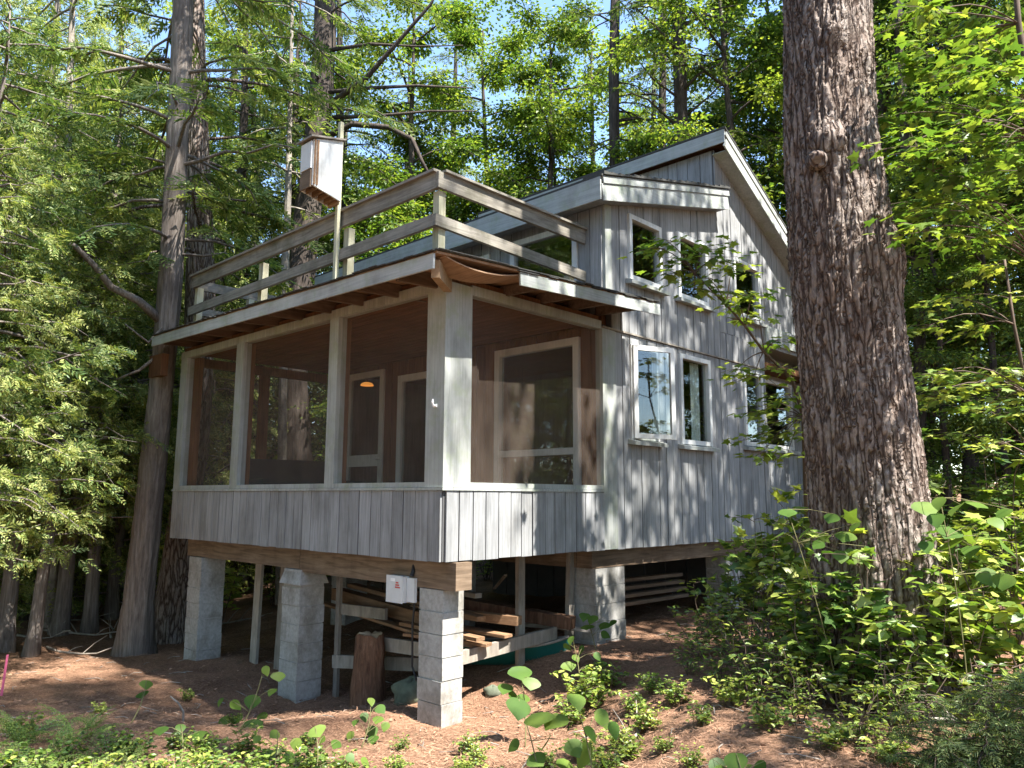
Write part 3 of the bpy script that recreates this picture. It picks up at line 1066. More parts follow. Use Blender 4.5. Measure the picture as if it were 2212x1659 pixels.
# standing log
lg = empty('log_post', (-1.68, .46, G(-1.68, .46)))
tag(lg, 'rough bark covered log standing upright under the porch', 'log')
r = np.random.default_rng(5)
hh = .72
ang = np.linspace(0, 2 * np.pi, 26, endpoint=False)
rows = []
for k in range(15):
    t = k / 14
    rad = .185 - .045 * t + .012 * np.sin(3 * ang + 2 * t) + .012 * r.random(26) + .02 * np.exp(-((t - .78) / .1) ** 2) * np.maximum(0, np.cos(ang - .2))
    top = hh * t + (t > .95) * .010 * r.standard_normal(26)
    rows.append(np.stack([rad * np.cos(ang) + .03 * t, rad * np.sin(ang), np.full(26, 0.) + top - .06 * (t == 0)], -1))
i = np.arange(14)[:, None] * 26
j = np.arange(26)[None]
Q = np.stack([i + j, i + (j + 1) % 26, i + 26 + (j + 1) % 26, i + 26 + j], -1).reshape(-1, 4)
loc_part(lg, MB().quads(np.concatenate(rows), Q), 'bark', 'log_bark', True)
cut = MB()
top = rows[-1].copy()
top[:, :2] *= .93
top = np.concatenate([top, [[.03, 0, hh - .01]]])
cut.quads(top, np.array([[k, (k + 1) % 26, 26] for k in range(26)]))
loc_part(lg, cut, 'cut_end', 'cut')

# stacked lumber: each piece is a thing
LUM = [
    ((-3.05, .95, -.62), (-.62, .78, -.74), .14, .14, 'lumber', 'thick orange brown timber in the lumber stack under the porch'),
    ((-2.95, 1.10, -.52), (-.50, 1.00, -.66), .12, .045, 'lumber', 'thin brown board lying on top of the thick timber under the porch'),
    ((-3.2, .80, -.72), (-.55, .62, -.86), .10, .03, 'lumber', 'pale edged plank along the bottom of the lumber stack'),
    ((-3.0, 1.25, -.38), (-.70, 1.15, -.46), .10, .05, 'grey_lumber', 'weathered grey plank topmost in the lumber stack under the porch'),
    ((-1.55, .95, -.66), (-.22, 1.28, -.68), .11, .09, 'lumber', 'short brown offcut with its sawn end beside the corner pier'),
    ((-1.4, .70, -.77), (-.24, .74, -.80), .12, .035, 'lumber', 'orange plank end resting on the brace behind the corner pier'),
    ((-1.3, 1.02, -.785), (-.26, 1.16, -.825), .14, .03, 'lumber', 'split brown board under the short offcut'),
    ((-1.2, .58, -.845), (-.24, .86, -.870), .12, .03, 'lumber', 'thin plank lying flat on the cross brace'),
    ((-2.2, 1.45, -.60), (-.22, 2.16, -.80), .17, .13, 'log_bark', 'dark squared timber sloping down past the grey strut'),
    ((-1.0, 1.95, -.86), (-.12, 2.35, -.885), .10, .04, 'grey_lumber', 'short grey board lying beside the dark squared timber'),
    ((-1.3, 2.0, -.50), (-.75, 1.62, -.28), .03, .02, 'grey_lumber', 'thin stick leaning in the dark space under the porch'),
]
for a, b, w, h, m, lab in LUM:
    thing_mesh(MB().bar(a, b, w, h), 'lumber_plank', m, lab, 'lumber', 'lumber stored under the cottage')
for k in range(4):
    y = 3.6 + .05 * k
    thing_mesh(MB().bar((-.75 - .05 * k, 3.35, -.80 + .095 * k), (-.68 - .03 * k, 5.3, -.80 + .095 * k), .12, .045), 'lumber_plank', 'beam', 'brown plank in the low pile between the rear piers', 'lumber', 'planks piled between the rear piers')

# green hull under the porch
hull = empty('canoe', (-.82, 1.58, G(-.6, 1.45)))
tag(hull, 'dark green canoe lying under the porch beside the lumber', 'canoe')
hull.rotation_euler = (0, 0, math.radians(40))
rows = []
for k in range(19):
    t = -1 + 2 * k / 18
    wd = .24 * (1 - abs(t) ** 2.6) + .004
    hg = .22 + .08 * abs(t) ** 3
    for q in range(13):
        s = -1 + 2 * q / 12
        rows.append((t * .78, wd * math.copysign(abs(s) ** .8, s), .012 + hg * abs(s) ** 2.6))
i = np.arange(18)[:, None] * 13
j = np.arange(12)[None]
Q = np.stack([i + j, i + j + 1, i + 13 + j + 1, i + 13 + j], -1).reshape(-1, 4)
loc_part(hull, MB().quads(rows, Q), 'hull', 'green_hull', True)
for s in (0, 12):
    loc_part(hull, MB().tube([np.array(rows[k * 13 + s]) + (0, 0, .006) for k in range(19)], [.014] * 19, 6), 'gunwale', 'grey_lumber')
loc_part(hull, MB().box(-.35, -.22, -.17, .17, .16, .18), 'seat', 'grey_lumber')

# mossy rock, hanging cable, stake, bent stick, hook, porch things
r = np.random.default_rng(11)


def rock(x, y, s, label):
    n, m = 10, 16
    V = []
    for a in range(n + 1):
        ph = math.pi * a / n
        for b in range(m):
            th = 2 * math.pi * b / m
            k = s * (1 + .14 * math.sin(3 * th + a) + .10 * math.sin(5 * ph + 2 * th))
            V.append((k * math.sin(ph) * math.cos(th) * 1.2, k * math.sin(ph) * math.sin(th), k * .8 * math.cos(ph) + s * .55))
    i = np.arange(n)[:, None] * m
    j = np.arange(m)[None]
    Q = np.stack([i + j, i + m + j, i + m + (j + 1) % m, i + (j + 1) % m], -1).reshape(-1, 4)
    o = MB().quads(V, Q).obj('rock', M['rock'], None, True)
    o.location = (x, y, G(x, y) - .03)
    tag(o, label, 'rock')


rock(-1.05, .55, .19, 'rounded mossy green rock on the ground beside the corner pier')
rock(-.35, 1.02, .08, 'small pale stone behind the corner pier')
thing_mesh(MB().tube([(-.86, .42, -.30), (-.88, .40, -.7), (-.87, .40, -1.1), (-.80, .40, -1.22), (-.70, .41, -1.16), (-.62, .42, -.9), (-.60, .43, -.45)], [.011] * 7, 6), 'cable', 'dark', 'dark cable hanging in a loop beneath the electrical box', 'cable')
thing_mesh(MB().tube([(-4.1, .9, -.9), (-4.2, .85, -1.15), (-4.15, .8, -1.4), (-4.02, .75, -1.6)], [.012] * 4, 6), 'hose', 'steel', 'pale blue hose hanging between the two grey struts', 'hose')
_p = px(4, 1482, 8.2)
_p[2] = G(_p[0], _p[1])
thing_mesh(MB().tube([_p + (0, 0, -.05), _p + (.02, .02, .42)], [.014, .012], 6), 'survey_stake', 'pink', 'thin pink stake standing in the needle covered ground', 'stake')
_p = px(398, 1525, 7.0)
_p[2] = G(_p[0], _p[1])
thing_mesh(MB().tube([_p + (0, 0, -.03), _p + (-.01, 0, .10), _p + (-.06, -.03, .17), _p + (-.14, -.07, .22)], [.010, .010, .009, .006], 6), 'bent_stick', 'bark_pale', 'pale bent stick poking up beside the ferns', 'stick')
hk = MB().tube([(-.10, -.022, 1.44), (-.10, -.05, 1.44), (-.10, -.06, 1.47), (-.10, -.055, 1.50)], [.012, .012, .012, .008], 6)
hk.box(-.125, -.075, -.032, -.022, 1.425, 1.455)
thing_mesh(hk, 'hook', 'paper', 'small white hook on the corner post of the porch', 'hook')

# sofa on the porch
so = empty('sofa', (-5.05, 1.55, .247))
tag(so, 'dark upholstered sofa on the screened porch', 'sofa')
loc_part(so, MB().box(-.35, .40, -.78, .78, .08, .40), 'seat', 'sofa')
loc_part(so, MB().hexa([(-.55, -.78, .1), (-.35, -.78, .1), (-.35, .78, .1), (-.55, .78, .1), (-.66, -.78, .90), (-.48, -.78, .90), (-.48, .78, .90), (-.66, .78, .90)]), 'backrest', 'sofa')
for s in (-1, 1):
    loc_part(so, MB().box(-.40, .40, s * .80 - .07 * (s > 0) - .0, s * .80 + .07 * (s < 0) + .10 * s if False else s * .80 + .09 * (1 if s > 0 else 1), .08, .58), 'armrest', 'sofa')
for sx in (-.4, .33):
    for sy in (-.7, .7):
        loc_part(so, MB().box(sx - .025, sx + .025, sy - .025, sy + .025, 0, .08), 'leg', 'beam')

# lit ceiling lamp in the room behind the porch door
lp = empty('ceiling_lamp', (-5.08, 2.78, 2.655))
tag(lp, 'glowing orange shaded lamp seen through the porch door glass', 'lamp')
V = []
for k in range(7):
    a = k / 6 * math.pi / 2
    for q in range(18):
        th = 2 * math.pi * q / 18
        V.append((.11 * math.cos(a) * math.cos(th), .11 * math.cos(a) * math.sin(th), -.25 + .06 * math.sin(a)))
i = np.arange(6)[:, None] * 18
j = np.arange(18)[None]
Q = np.stack([i + j, i + (j + 1) % 18, i + 18 + (j + 1) % 18, i + 18 + j], -1).reshape(-1, 4)
loc_part(lp, MB().quads(V, Q), 'shade', 'lamp', True)
loc_part(lp, MB().tube([(0, 0, -.19), (0, 0, .0)], [.008, .008], 6), 'cord', 'dark')

# ------------------------------------------------------------------ vegetation builders
def unit(a):
    return a / (np.linalg.norm(a, axis=-1, keepdims=True) + 1e-9)


def kites(mb, P, D, Nn, ln, wd, fold=.25, droop=.0, split=.5):
    """leaf quads folded on the midrib: P base, D direction, Nn normal"""
    D = unit(D)
    S = unit(np.cross(D, Nn))
    Nn = np.cross(S, D)
    ln = np.asarray(ln)[:, None]
    wd = np.asarray(wd)[:, None]
    tip = P + D * ln - np.array([0, 0, 1.0]) * ln * droop
    mid = P + D * ln * split
    a = mid + S * wd / 2 + Nn * wd * fold
    b = mid - S * wd / 2 + Nn * wd * fold
    n = len(P)
    V = np.stack([P, a, tip, b], 1).reshape(-1, 3)
    Q = (np.arange(n)[:, None] * 4 + np.arange(4)[None])
    mb.quads(V, Q)


def lobed(mb, P, D, Nn, ln, curl=.1):
    """maple leaves with five lobes"""
    D = unit(D)
    S = unit(np.cross(D, Nn))
    Nn = np.cross(S, D)
    prof = np.array([(0, 0), (.10, -.16), (.06, -.46), (.30, -.30), (.52, -.52), (.55, -.22), (1.0, 0), (.55, .22), (.52, .52), (.30, .30), (.06, .46), (.10, .16)])
    h = -curl * (np.abs(prof[:, 1]) ** 1.2) * 1.2 - curl * prof[:, 0] ** 2
    n, k = len(P), len(prof)
    L = np.asarray(ln)[:, None, None]
    V = P[:, None] + L * (prof[None, :, 0, None] * D[:, None] + prof[None, :, 1, None] * S[:, None] + h[None, :, None] * Nn[:, None])
    # fans from the midrib centre
    c = P[:, None] + L * (.36 * D[:, None])
    V = np.concatenate([V, c], 1).reshape(-1, 3)
    b = np.arange(n)[:, None, None] * (k + 1)
    T = np.array([(q, (q + 1) % k, k) for q in range(k)])[None]
    mb.quads(V, (b + T).reshape(-1, 3))


def ovate(mb, ln=1.0, wd=.62, curl=.14, fold=.16):
    """one heart-shaped leaf along +x, unit length, both halves built with depth"""
    t = np.array([0, .06, .18, .34, .52, .70, .86, 1.0])
    w = np.array([.02, .26, .44, .50, .44, .31, .15, 0.0]) * wd / .5
    x = t * ln
    z = -curl * t ** 1.7
    mid = np.stack([x, 0 * x, z], -1)
    e1 = np.stack([x - .05 * (t < .1), w / 1.0, z + fold * w - .30 * w * w], -1)
    e2 = e1 * (1, -1, 1)
    V = np.concatenate([mid, e1, e2])
    Q = []
    for k in range(7):
        Q += [[k, k + 1, 8 + k + 1, 8 + k], [k + 1, k, 16 + k, 16 + k + 1]]
    mb.quads(V, np.array(Q))
    return mb


def limb(p0, d, L, up, droop, n=6, r=None, wig=.05):
    t = np.linspace(0, 1, n)[:, None]
    d = np.array(d, float)
    p = p0 + d * L * t + np.array([0, 0, 1.0]) * L * (up * t - droop * t * t)
    if r is not None:
        p = p + r.standard_normal((n, 3)) * wig * L * t * .5
    return p


def interp(p, t):
    x = np.clip(np.asarray(t), 0, 1) * (len(p) - 1)
    i = np.minimum(x.astype(int), len(p) - 2)
    f = (x - i)[:, None]
    return p[i] * (1 - f) + p[i + 1] * f


def sprays(mb, P, D, Nn, L, K=8, wid=.020, r=None):
    """flat fan sprays of scale leaves"""
    n = len(P)
    D = unit(D)
    S = unit(np.cross(D, Nn))
    Nn = np.cross(S, D)
    t = np.linspace(.08, .95, K)
    T = np.tile(np.repeat(t, 2), (n, 1))
    sg = np.tile(np.tile([-1.0, 1.0], K), (n, 1))
    L_ = np.asarray(L)[:, None]
    base = P[:, None] + D[:, None] * (T * L_)[..., None] - np.array([0, 0, 1.0]) * (T ** 2 * L_ * .22)[..., None]
    dr = D[:, None] * .80 + S[:, None] * (sg * .72)[..., None] + np.array([0, 0, -.18])
    ln = L_ * (.46 - .30 * T)
    if r is not None:
        ln = ln * r.uniform(.6, 1.25, ln.shape)
        dr = dr + r.standard_normal(dr.shape) * .13
    nn = np.repeat(Nn[:, None], 2 * K, 1)
    if r is not None:
        nn = nn + r.standard_normal(nn.shape) * .25
    kites(mb, base.reshape(-1, 3), dr.reshape(-1, 3), nn.reshape(-1, 3), ln.ravel(), np.full(ln.size, wid) * (.7 + .6 * (ln.ravel() / ln.max())), .1, 0, .45)


def trunk_path(H, seed, lean=.03, n=14):
    r = np.random.default_rng(seed)
    z = np.linspace(-.25, H, n)
    a = r.uniform(0, 6.28)
    w = np.cumsum(r.standard_normal((n, 2)) * .04, 0)
    w -= w[0]
    return np.stack([lean * z * math.cos(a) + w[:, 0], lean * z * math.sin(a) + w[:, 1], z], -1)


def at_h(path, h):
    i = np.clip(np.searchsorted(path[:, 2], h) - 1, 0, len(path) - 2)
    f = (h - path[i, 2]) / (path[i + 1, 2] - path[i, 2])
    return path[i] * (1 - f) + path[i + 1] * f


def conifer(H, c0, rmax, nb, seed, r0, mat, bk, wid=.020, K=7, dens=.15, droop=.28, dead=0, path=None, upt=.18):
    r = np.random.default_rng(seed)
    path = trunk_path(H, seed) if path is None else path
    tb = MB()
    z = path[:, 2]
    rad = r0 * np.clip(1 - (z - z[0]) / (H * 1.04), .03, 1) ** .8 * (1 + .55 * np.exp(-(z - z[0]) / .35))
    tb.tube(path, rad, 12)
    cb = MB()
    P, D, Nn, L = [], [], [], []
    for k in range(nb):
        h = c0 + (H - c0) * ((k + r.random()) / nb) ** 1.05
        f = (h - c0) / (H - c0)
        ln = rmax * (1 - f) ** .75 * r.uniform(.55, 1.1) * (min(1, .55 + f * 3)) + .25
        a = k * 2.399 + r.uniform(-.4, .4)
        d = np.array([math.cos(a), math.sin(a), 0])
        lp = limb(at_h(path, h), d, ln, upt * r.uniform(.3, 1.6), droop * r.uniform(.6, 1.3), 6, r, .05)
        tb.tube(lp, np.linspace(.012 + .011 * ln, .004, 6), 4, False)
        m = max(4, int(ln / dens))
        t = .16 + .84 * (np.arange(m) + r.random(m)) / m
        b = interp(lp, t)
        tan = unit(interp(np.gradient(lp, axis=0), t))
        side = unit(np.cross(tan, [0, 0, 1.0]))
        sg = np.where(np.arange(m) % 2, 1.0, -1.0)
        dd = tan * r.uniform(.5, 1.0, (m, 1)) + side * (sg * r.uniform(.5, 1.0, m))[:, None] + np.array([0, 0, -.12])
        P.append(b)
        D.append(dd)
        Nn.append(np.array([0, 0, 1.0]) + r.standard_normal((m, 3)) * .6)
        L.append((.18 + .20 * min(1.6, ln) * (1 - .55 * t)) * r.uniform(.6, 1.4, m))
    for k in range(dead):
        h = r.uniform(.8, max(1.2, c0))
        a = r.uniform(0, 6.28)
        lp = limb(at_h(path, h), np.array([math.cos(a), math.sin(a), 0]), r.uniform(.5, 1.7), r.uniform(-.1, .5), r.uniform(0, .5), 6, r, .12)
        tb.tube(lp, np.linspace(.018, .004, 6), 4, False)
    P, D, Nn, L = map(np.concatenate, (P, D, Nn, L))
    sprays(cb, P, D, Nn, L, K, wid, r)
    return tb.mesh('trunk', [M[bk]], True), cb.mesh('crown', [M[mat]])


def fluffy(H, c0, rmax, nb, seed, r0, mat, bk, wid=.03, tw=7, per=5, path=None):
    """cedar: short rising limbs with dense clumps of small fans that face every way"""
    r = np.random.default_rng(seed)
    path = trunk_path(H, seed) if path is None else path
    tb = MB()
    z = path[:, 2]
    tb.tube(path, r0 * np.clip(1 - (z - z[0]) / (H * 1.04), .03, 1) ** .8 * (1 + .55 * np.exp(-(z - z[0]) / .35)), 12)
    P, D, Nn, L = [], [], [], []
    for k in range(nb):
        f = ((k + r.random()) / nb)
        h = c0 + (H - c0) * f
        ln = rmax * (1 - f) ** .6 * r.uniform(.35, 1.15) * min(1, .5 + 4 * f) + .2
        a = k * 2.399 + r.uniform(-.6, .6)
        lp = limb(at_h(path, h), np.array([math.cos(a), math.sin(a), 0]), ln, r.uniform(-.15, .45), r.uniform(.0, .45), 6, r, .09)
        tb.tube(lp, np.linspace(.012 + .010 * ln, .004, 6), 4, False)
        for q in range(max(2, int(tw * min(1.4, ln)))):
            t = r.uniform(.3, 1.0)
            b = interp(lp, [t])[0]
            a2 = a + r.uniform(-1.4, 1.4)
            l2 = r.uniform(.15, .5) * (1.2 - .5 * t)
            dv = np.array([math.cos(a2), math.sin(a2), r.uniform(-.45, .35)])
            m = max(2, int(per * r.uniform(.6, 1.5)))
            s = r.uniform(.1, 1.0, (m, 1))
            P.append(b + dv * l2 * s + r.standard_normal((m, 3)) * .05)
            D.append(dv + r.standard_normal((m, 3)) * .55 + np.array([0, 0, -.15]))
            Nn.append(r.standard_normal((m, 3)) + np.array([0, 0, .45]))
            L.append(r.uniform(.14, .30, m))
    P, D, Nn, L = map(np.concatenate, (P, D, Nn, L))
    cb = MB()
    sprays(cb, P, D, Nn, L, 6, wid, r)
    return tb.mesh('trunk', [M[bk]], True), cb.mesh('crown', [M[mat]])


def broadleaf(H, c0, rad, seed, r0, mat, bk, nl=22, per=26, leaf=.10, path=None, lobes=False, flat=.35, tw=9):
    r = np.random.default_rng(seed)
    path = trunk_path(H, seed + 50, .04) if path is None else path
    tb = MB()
    z = path[:, 2]
    tb.tube(path, r0 * np.clip(1 - (z - z[0]) / (H * 1.05), .05, 1) ** .7 * (1 + .4 * np.exp(-(z - z[0]) / .3)), 10)
    P, D, Nn = [], [], []
    for k in range(nl):
        f = (k + r.random()) / nl
        h = c0 + (H - c0) * f
        ln = rad * (math.sin(math.pi * min(1, .22 + .72 * f)) ** .7) * r.uniform(.55, 1.15)
        a = k * 2.399 + r.uniform(-.5, .5)
        lp = limb(at_h(path, h), np.array([math.cos(a), math.sin(a), 0]), ln, r.uniform(.25, .75), r.uniform(.05, .45), 7, r, .10)
        tb.tube(lp, np.linspace(.010 + .012 * ln, .004, 7), 5, False)
        for q in range(tw):
            t = r.uniform(.25, 1.0)
            b = interp(lp, [t])[0]
            a2 = a + r.uniform(-1.5, 1.5)
            l2 = ln * r.uniform(.18, .40) * (1.15 - .5 * t) + .15
            tp = limb(b, np.array([math.cos(a2), math.sin(a2), 0]), l2, r.uniform(-.1, .45), r.uniform(.1, .5), 4, r, .1)
            tb.tube(tp, np.linspace(.009, .003, 4), 3, False)
            m = max(6, int(per * r.uniform(.6, 1.4)))
            s = r.uniform(.1, 1.05, m)
            c = interp(tp, s)
            g = r.standard_normal((m, 3)) * np.array([1, 1, flat]) * (.13 + .10 * l2)
            P.append(c + g)
            dd = g * 2.0 + unit(tp[-1] - tp[0]) * .25 + r.standard_normal((m, 3)) * .12
            dd[:, 2] -= .12
            D.append(dd)
            Nn.append(np.array([0, 0, 1.0]) + r.standard_normal((m, 3)) * .42)
    P, D, Nn = map(np.concatenate, (P, D, Nn))
    cb = MB()
    ls = leaf * r.uniform(.6, 1.3, len(P))
    if lobes:
        lobed(cb, P, D, Nn, ls)
    else:
        kites(cb, P, D, Nn, ls, ls * r.uniform(.62, .85, len(P)), .16, .12, .42)
    return tb.mesh('trunk', [M[bk]], True), cb.mesh('crown', [M[mat]])


def plant(name, parts, loc, label, cat, group=None, rz=0.0, s=1.0, tilt=(0, 0)):
    """a thing from (part name, mesh) pairs"""
    o = empty(name, loc, rz)
    o.rotation_euler = (tilt[0], tilt[1], rz)
    o.scale = (s, s, s)
    for n, me in parts:
        link(bpy.data.objects.new(n, me), o)
    return tag(o, label, cat, group)



# ------------------------------------------------------------------ the big pine beside the cottage
def big_pine():
    pts = [(1895, 1330, 6.36), (1882, 1150, 6.39), (1855, 900, 6.45), (1832, 700, 6.54), (1818, 550, 6.63), (1792, 300, 6.78), (1786, 0, 6.96)]
    ctr = np.array([px(*p) for p in pts])
    d = unit(ctr[-1] - ctr[-3])
    top = [ctr[-1] + d * k for k in (3, 8, 13, 19)]
    bx, by = ctr[0][:2] + (ctr[0][:2] - ctr[1][:2]) * .3
    base = np.array([bx, by, G(bx, by) - .3])
    path = np.concatenate([[base], ctr, top])
    rad = np.array([.62, .50, .455, .43, .425, .435, .395, .375, .34, .28, .20, .08])
    # dense resampling with bark relief
    s = np.concatenate([[0], np.cumsum(np.linalg.norm(np.diff(path, axis=0), axis=1))])
    ss = np.concatenate([np.arange(0, 7.2, .022), np.linspace(7.2, s[-1], 60)])
    P = np.stack([np.interp(ss, s, path[:, k]) for k in range(3)], -1)
    for _ in range(30):
        P[1:-1] = (P[:-2] + 2 * P[1:-1] + P[2:]) / 4
    Rr = np.interp(ss, s, rad)
    n = 150
    th = np.linspace(0, 2 * np.pi, n, endpoint=False)
    r = np.random.default_rng(21)
    A, S = np.meshgrid(th, ss)
    rel = np.zeros_like(A)
    # plates: warped vertical furrows
    warp = sum(a * np.sin(k * A + q * S + p) for a, k, q, p in ((.30, 2, 1.7, .3), (.22, 5, -2.9, 1.2), (.16, 9, 4.3, 2.0), (.12, 3, 7.1, .7)))
    f1 = np.abs(np.sin(17 * A + 3.2 * warp + .9 * np.sin(2.2 * S)))
    f2 = np.abs(np.sin(8 * A - 5.5 * S * .6 + 2.4 * warp))
    f3 = np.abs(np.sin(9 * A + 6.1 * S * .7 - 2.1 * warp + 1.0))
    rel = -.030 * np.exp(-(f1 / .26) ** 2) - .016 * np.exp(-(f2 / .18) ** 2) - .016 * np.exp(-(f3 / .18) ** 2)
    rel += .006 * r.standard_normal(A.shape)
    rel += .012 * np.sin(2 * A + .8 * S)
    # camera side angle, burls and knots: (pixel u, v, height, width)
    tocam = math.atan2(CP[1] - ctr[2][1], CP[0] - ctr[2][0])

    def burl(du, v, amp, w):
        c = px(1820, v, 6.6)[2]
        k = np.argmin(np.abs(P[:, 2] - c))
        a0 = tocam + du
        da = np.angle(np.exp(1j * (A - a0)))
        return amp * np.exp(-(da / w) ** 2 - ((S - ss[k]) / (w * .55)) ** 2)
    rel += burl(-.05, 330, .10, .28) + burl(.35, 560, .0, .3) + burl(1.25, 575, .06, .42) + burl(.15, 80, .06, .22) + burl(.95, 120, .04, .25)
    rel *= np.where(S < 7.2, 1, .4)
    R2 = Rr[:, None] + rel
    V = P[:, None] + np.stack([R2 * np.cos(A), R2 * np.sin(A), 0 * A], -1)
    m = len(ss)
    i = np.arange(m - 1)[:, None] * n
    j = np.arange(n)[None]
    Q = np.stack([i + j, i + (j + 1) % n, i + n + (j + 1) % n, i + n + j], -1).reshape(-1, 4)
    o = empty('pine_tree', tuple(base))
    tag(o, 'huge old pine with deeply furrowed brown bark standing beside the cottage', 'tree')
    t = MB().quads(V - base, np.array(Q)).obj('trunk', M['bark_pine'], o, True)
    # sawn branch knots
    for u, v, rr, mat in ((1766, 345, .055, 'cut'), (1812, 305, .045, 'bark_pine')):
        c = px(u, v, 6.30) - base
        dd = unit(np.array([CP[0], CP[1], 0]) - np.array([c[0] + base[0], c[1] + base[1], 0]))
        mb = MB()
        dd = unit(dd + np.array([0, 0, -.35]))
        mb.tube([c - dd * .20, c - dd * .06, c, c + dd * .004], [rr * 1.9, rr * 1.45, rr * 1.2, rr * .95], 14)
        k_ = mb.obj('knot', M['bark_pine'], t, True)
        if mat == 'cut':
            MB().tube([c - dd * .03, c + dd * .006], [rr * .75, rr * .6], 9).obj('sawn_face', M['beam'], t)
    # crown high above the picture
    P_, D_, N_, L_ = [], [], [], []
    tb = MB()
    rr = np.random.default_rng(8)
    for k in range(64):
        h = rr.uniform(13.5, path[-1][2])
        f = (h - 13.5) / (path[-1][2] - 13.5)
        q = P[np.argmin(np.abs(P[:, 2] - h))] - base
        a = k * 2.399
        ln = (4.9 * (1 - f) + .8) * rr.uniform(.6, 1.1)
        lp = limb(q, np.array([math.cos(a), math.sin(a), 0]), ln, .30, .12, 7, rr, .06)
        tb.tube(lp, np.linspace(.07, .01, 7), 5, False)
        mm = int(ln * 20)
        tt = .3 + .7 * rr.random(mm)
        P_.append(interp(lp, tt) + rr.standard_normal((mm, 3)) * .22)
        D_.append(rr.standard_normal((mm, 3)) + np.array([0, 0, .5]))
        N_.append(rr.standard_normal((mm, 3)))
        L_.append(rr.uniform(.28, .5, mm))
    tag(tb.obj('branches', M['bark_dark'], o), kind='stuff')
    cb = MB()
    sprays(cb, np.concatenate(P_), np.concatenate(D_), np.concatenate(N_), np.concatenate(L_), 8, .030, rr)
    cb.obj('crown', M['leaf_hem'], o)


big_pine()


# ------------------------------------------------------------------ the two cedar trunks at the far porch corner
def pix_path(pts, z0=0.0, base_z=None):
    c = np.array([px(*p) for p in pts])
    return c


def pixel_tree(name, pts, widths, bk, label, extra_top=6.0, seed=1, limbs=(), crown=None, n=22, rough=.04):
    c = np.array([px(*p) for p in pts])
    bx, by = c[0][:2]
    b = np.array([bx, by, G(bx, by) - .15])
    d = unit(c[-1] - c[-2])
    path = np.concatenate([[b], c[1:], [c[-1] + d * extra_top * .5, c[-1] + d * extra_top]])
    rad = [w * p[2] / FPX / 2 for w, p in zip(widths, pts)]
    rad = np.array(rad + [rad[-1] * .7, rad[-1] * .15])
    s = np.concatenate([[0], np.cumsum(np.linalg.norm(np.diff(path, axis=0), axis=1))])
    ss = np.linspace(0, s[-1], 150)
    P = np.stack([np.interp(ss, s, path[:, k]) for k in range(3)], -1)
    for _ in range(12):
        P[1:-1] = (P[:-2] + 2 * P[1:-1] + P[2:]) / 4
    Rr = np.interp(ss, s, rad)
    th = np.linspace(0, 2 * np.pi, 36, endpoint=False)
    A, S = np.meshgrid(th, ss)
    r = np.random.default_rng(seed)
    rel = 1 + rough * np.sin(5 * A + 1.3 * S) + rough * .8 * np.sin(9 * A - .7 * S + 1) + rough * .9 * r.standard_normal(A.shape) * .5
    rel += .30 * np.exp(-S / .22) * (.5 + .5 * np.sin(4 * A + seed))
    V = P[:, None] + np.stack([Rr[:, None] * rel * np.cos(A), Rr[:, None] * rel * np.sin(A), 0 * A], -1)
    i = np.arange(149)[:, None] * 36
    j = np.arange(36)[None]
    Q = np.stack([i + j, i + (j + 1) % 36, i + 36 + (j + 1) % 36, i + 36 + j], -1).reshape(-1, 4)
    o = empty(name, tuple(b))
    tag(o, label, 'tree')
    t = MB().quads(V - b, Q).obj('trunk', M[bk], o, True)
    lb = MB()
    for lim in limbs:
        lp = np.array([px(*q[:3]) for q in lim]) - b
        MB().tube(lp, [q[3] for q in lim], 7).obj('limb', M[bk], o, True)
    # random side branches with sprays
    P_, D_, N_, L_ = [], [], [], []
    if crown:
        z0, z1, nb, ln0, mat, dn = crown
        for k in range(nb):
            h = r.uniform(z0, z1)
            q = P[np.argmin(np.abs(P[:, 2] - h))] - b
            a = k * 2.399 + r.uniform(-.3, .3)
            ln = ln0 * r.uniform(.5, 1.2)
            lp = limb(q, np.array([math.cos(a), math.sin(a), 0]), ln, r.uniform(-.05, .35), r.uniform(.2, .6), 7, r, .06)
            lb.tube(lp, np.linspace(.012 + .01 * ln, .004, 7), 4, False)
            mm = max(3, int(ln / dn))
            t = .35 + .65 * r.random(mm)
            tan = unit(interp(np.gradient(lp, axis=0), t))
            side = unit(np.cross(tan, [0, 0, 1.0])) * np.where(np.arange(mm) % 2, 1.0, -1.0)[:, None]
            P_.append(interp(lp, t))
            D_.append(tan * .7 + side * .8 + np.array([0, 0, -.1]))
            N_.append(np.array([0, 0, 1.0]) + r.standard_normal((mm, 3)) * .35)
            L_.append(r.uniform(.25, .55, mm))
    if crown:
        tag(lb.obj('branches', M[bk], o, True), kind='stuff')
    if crown:
        cb = MB()
        sprays(cb, np.concatenate(P_), np.concatenate(D_), np.concatenate(N_), np.concatenate(L_), 7, .036, r)
        cb.obj('crown', M[mat], o)
    return o


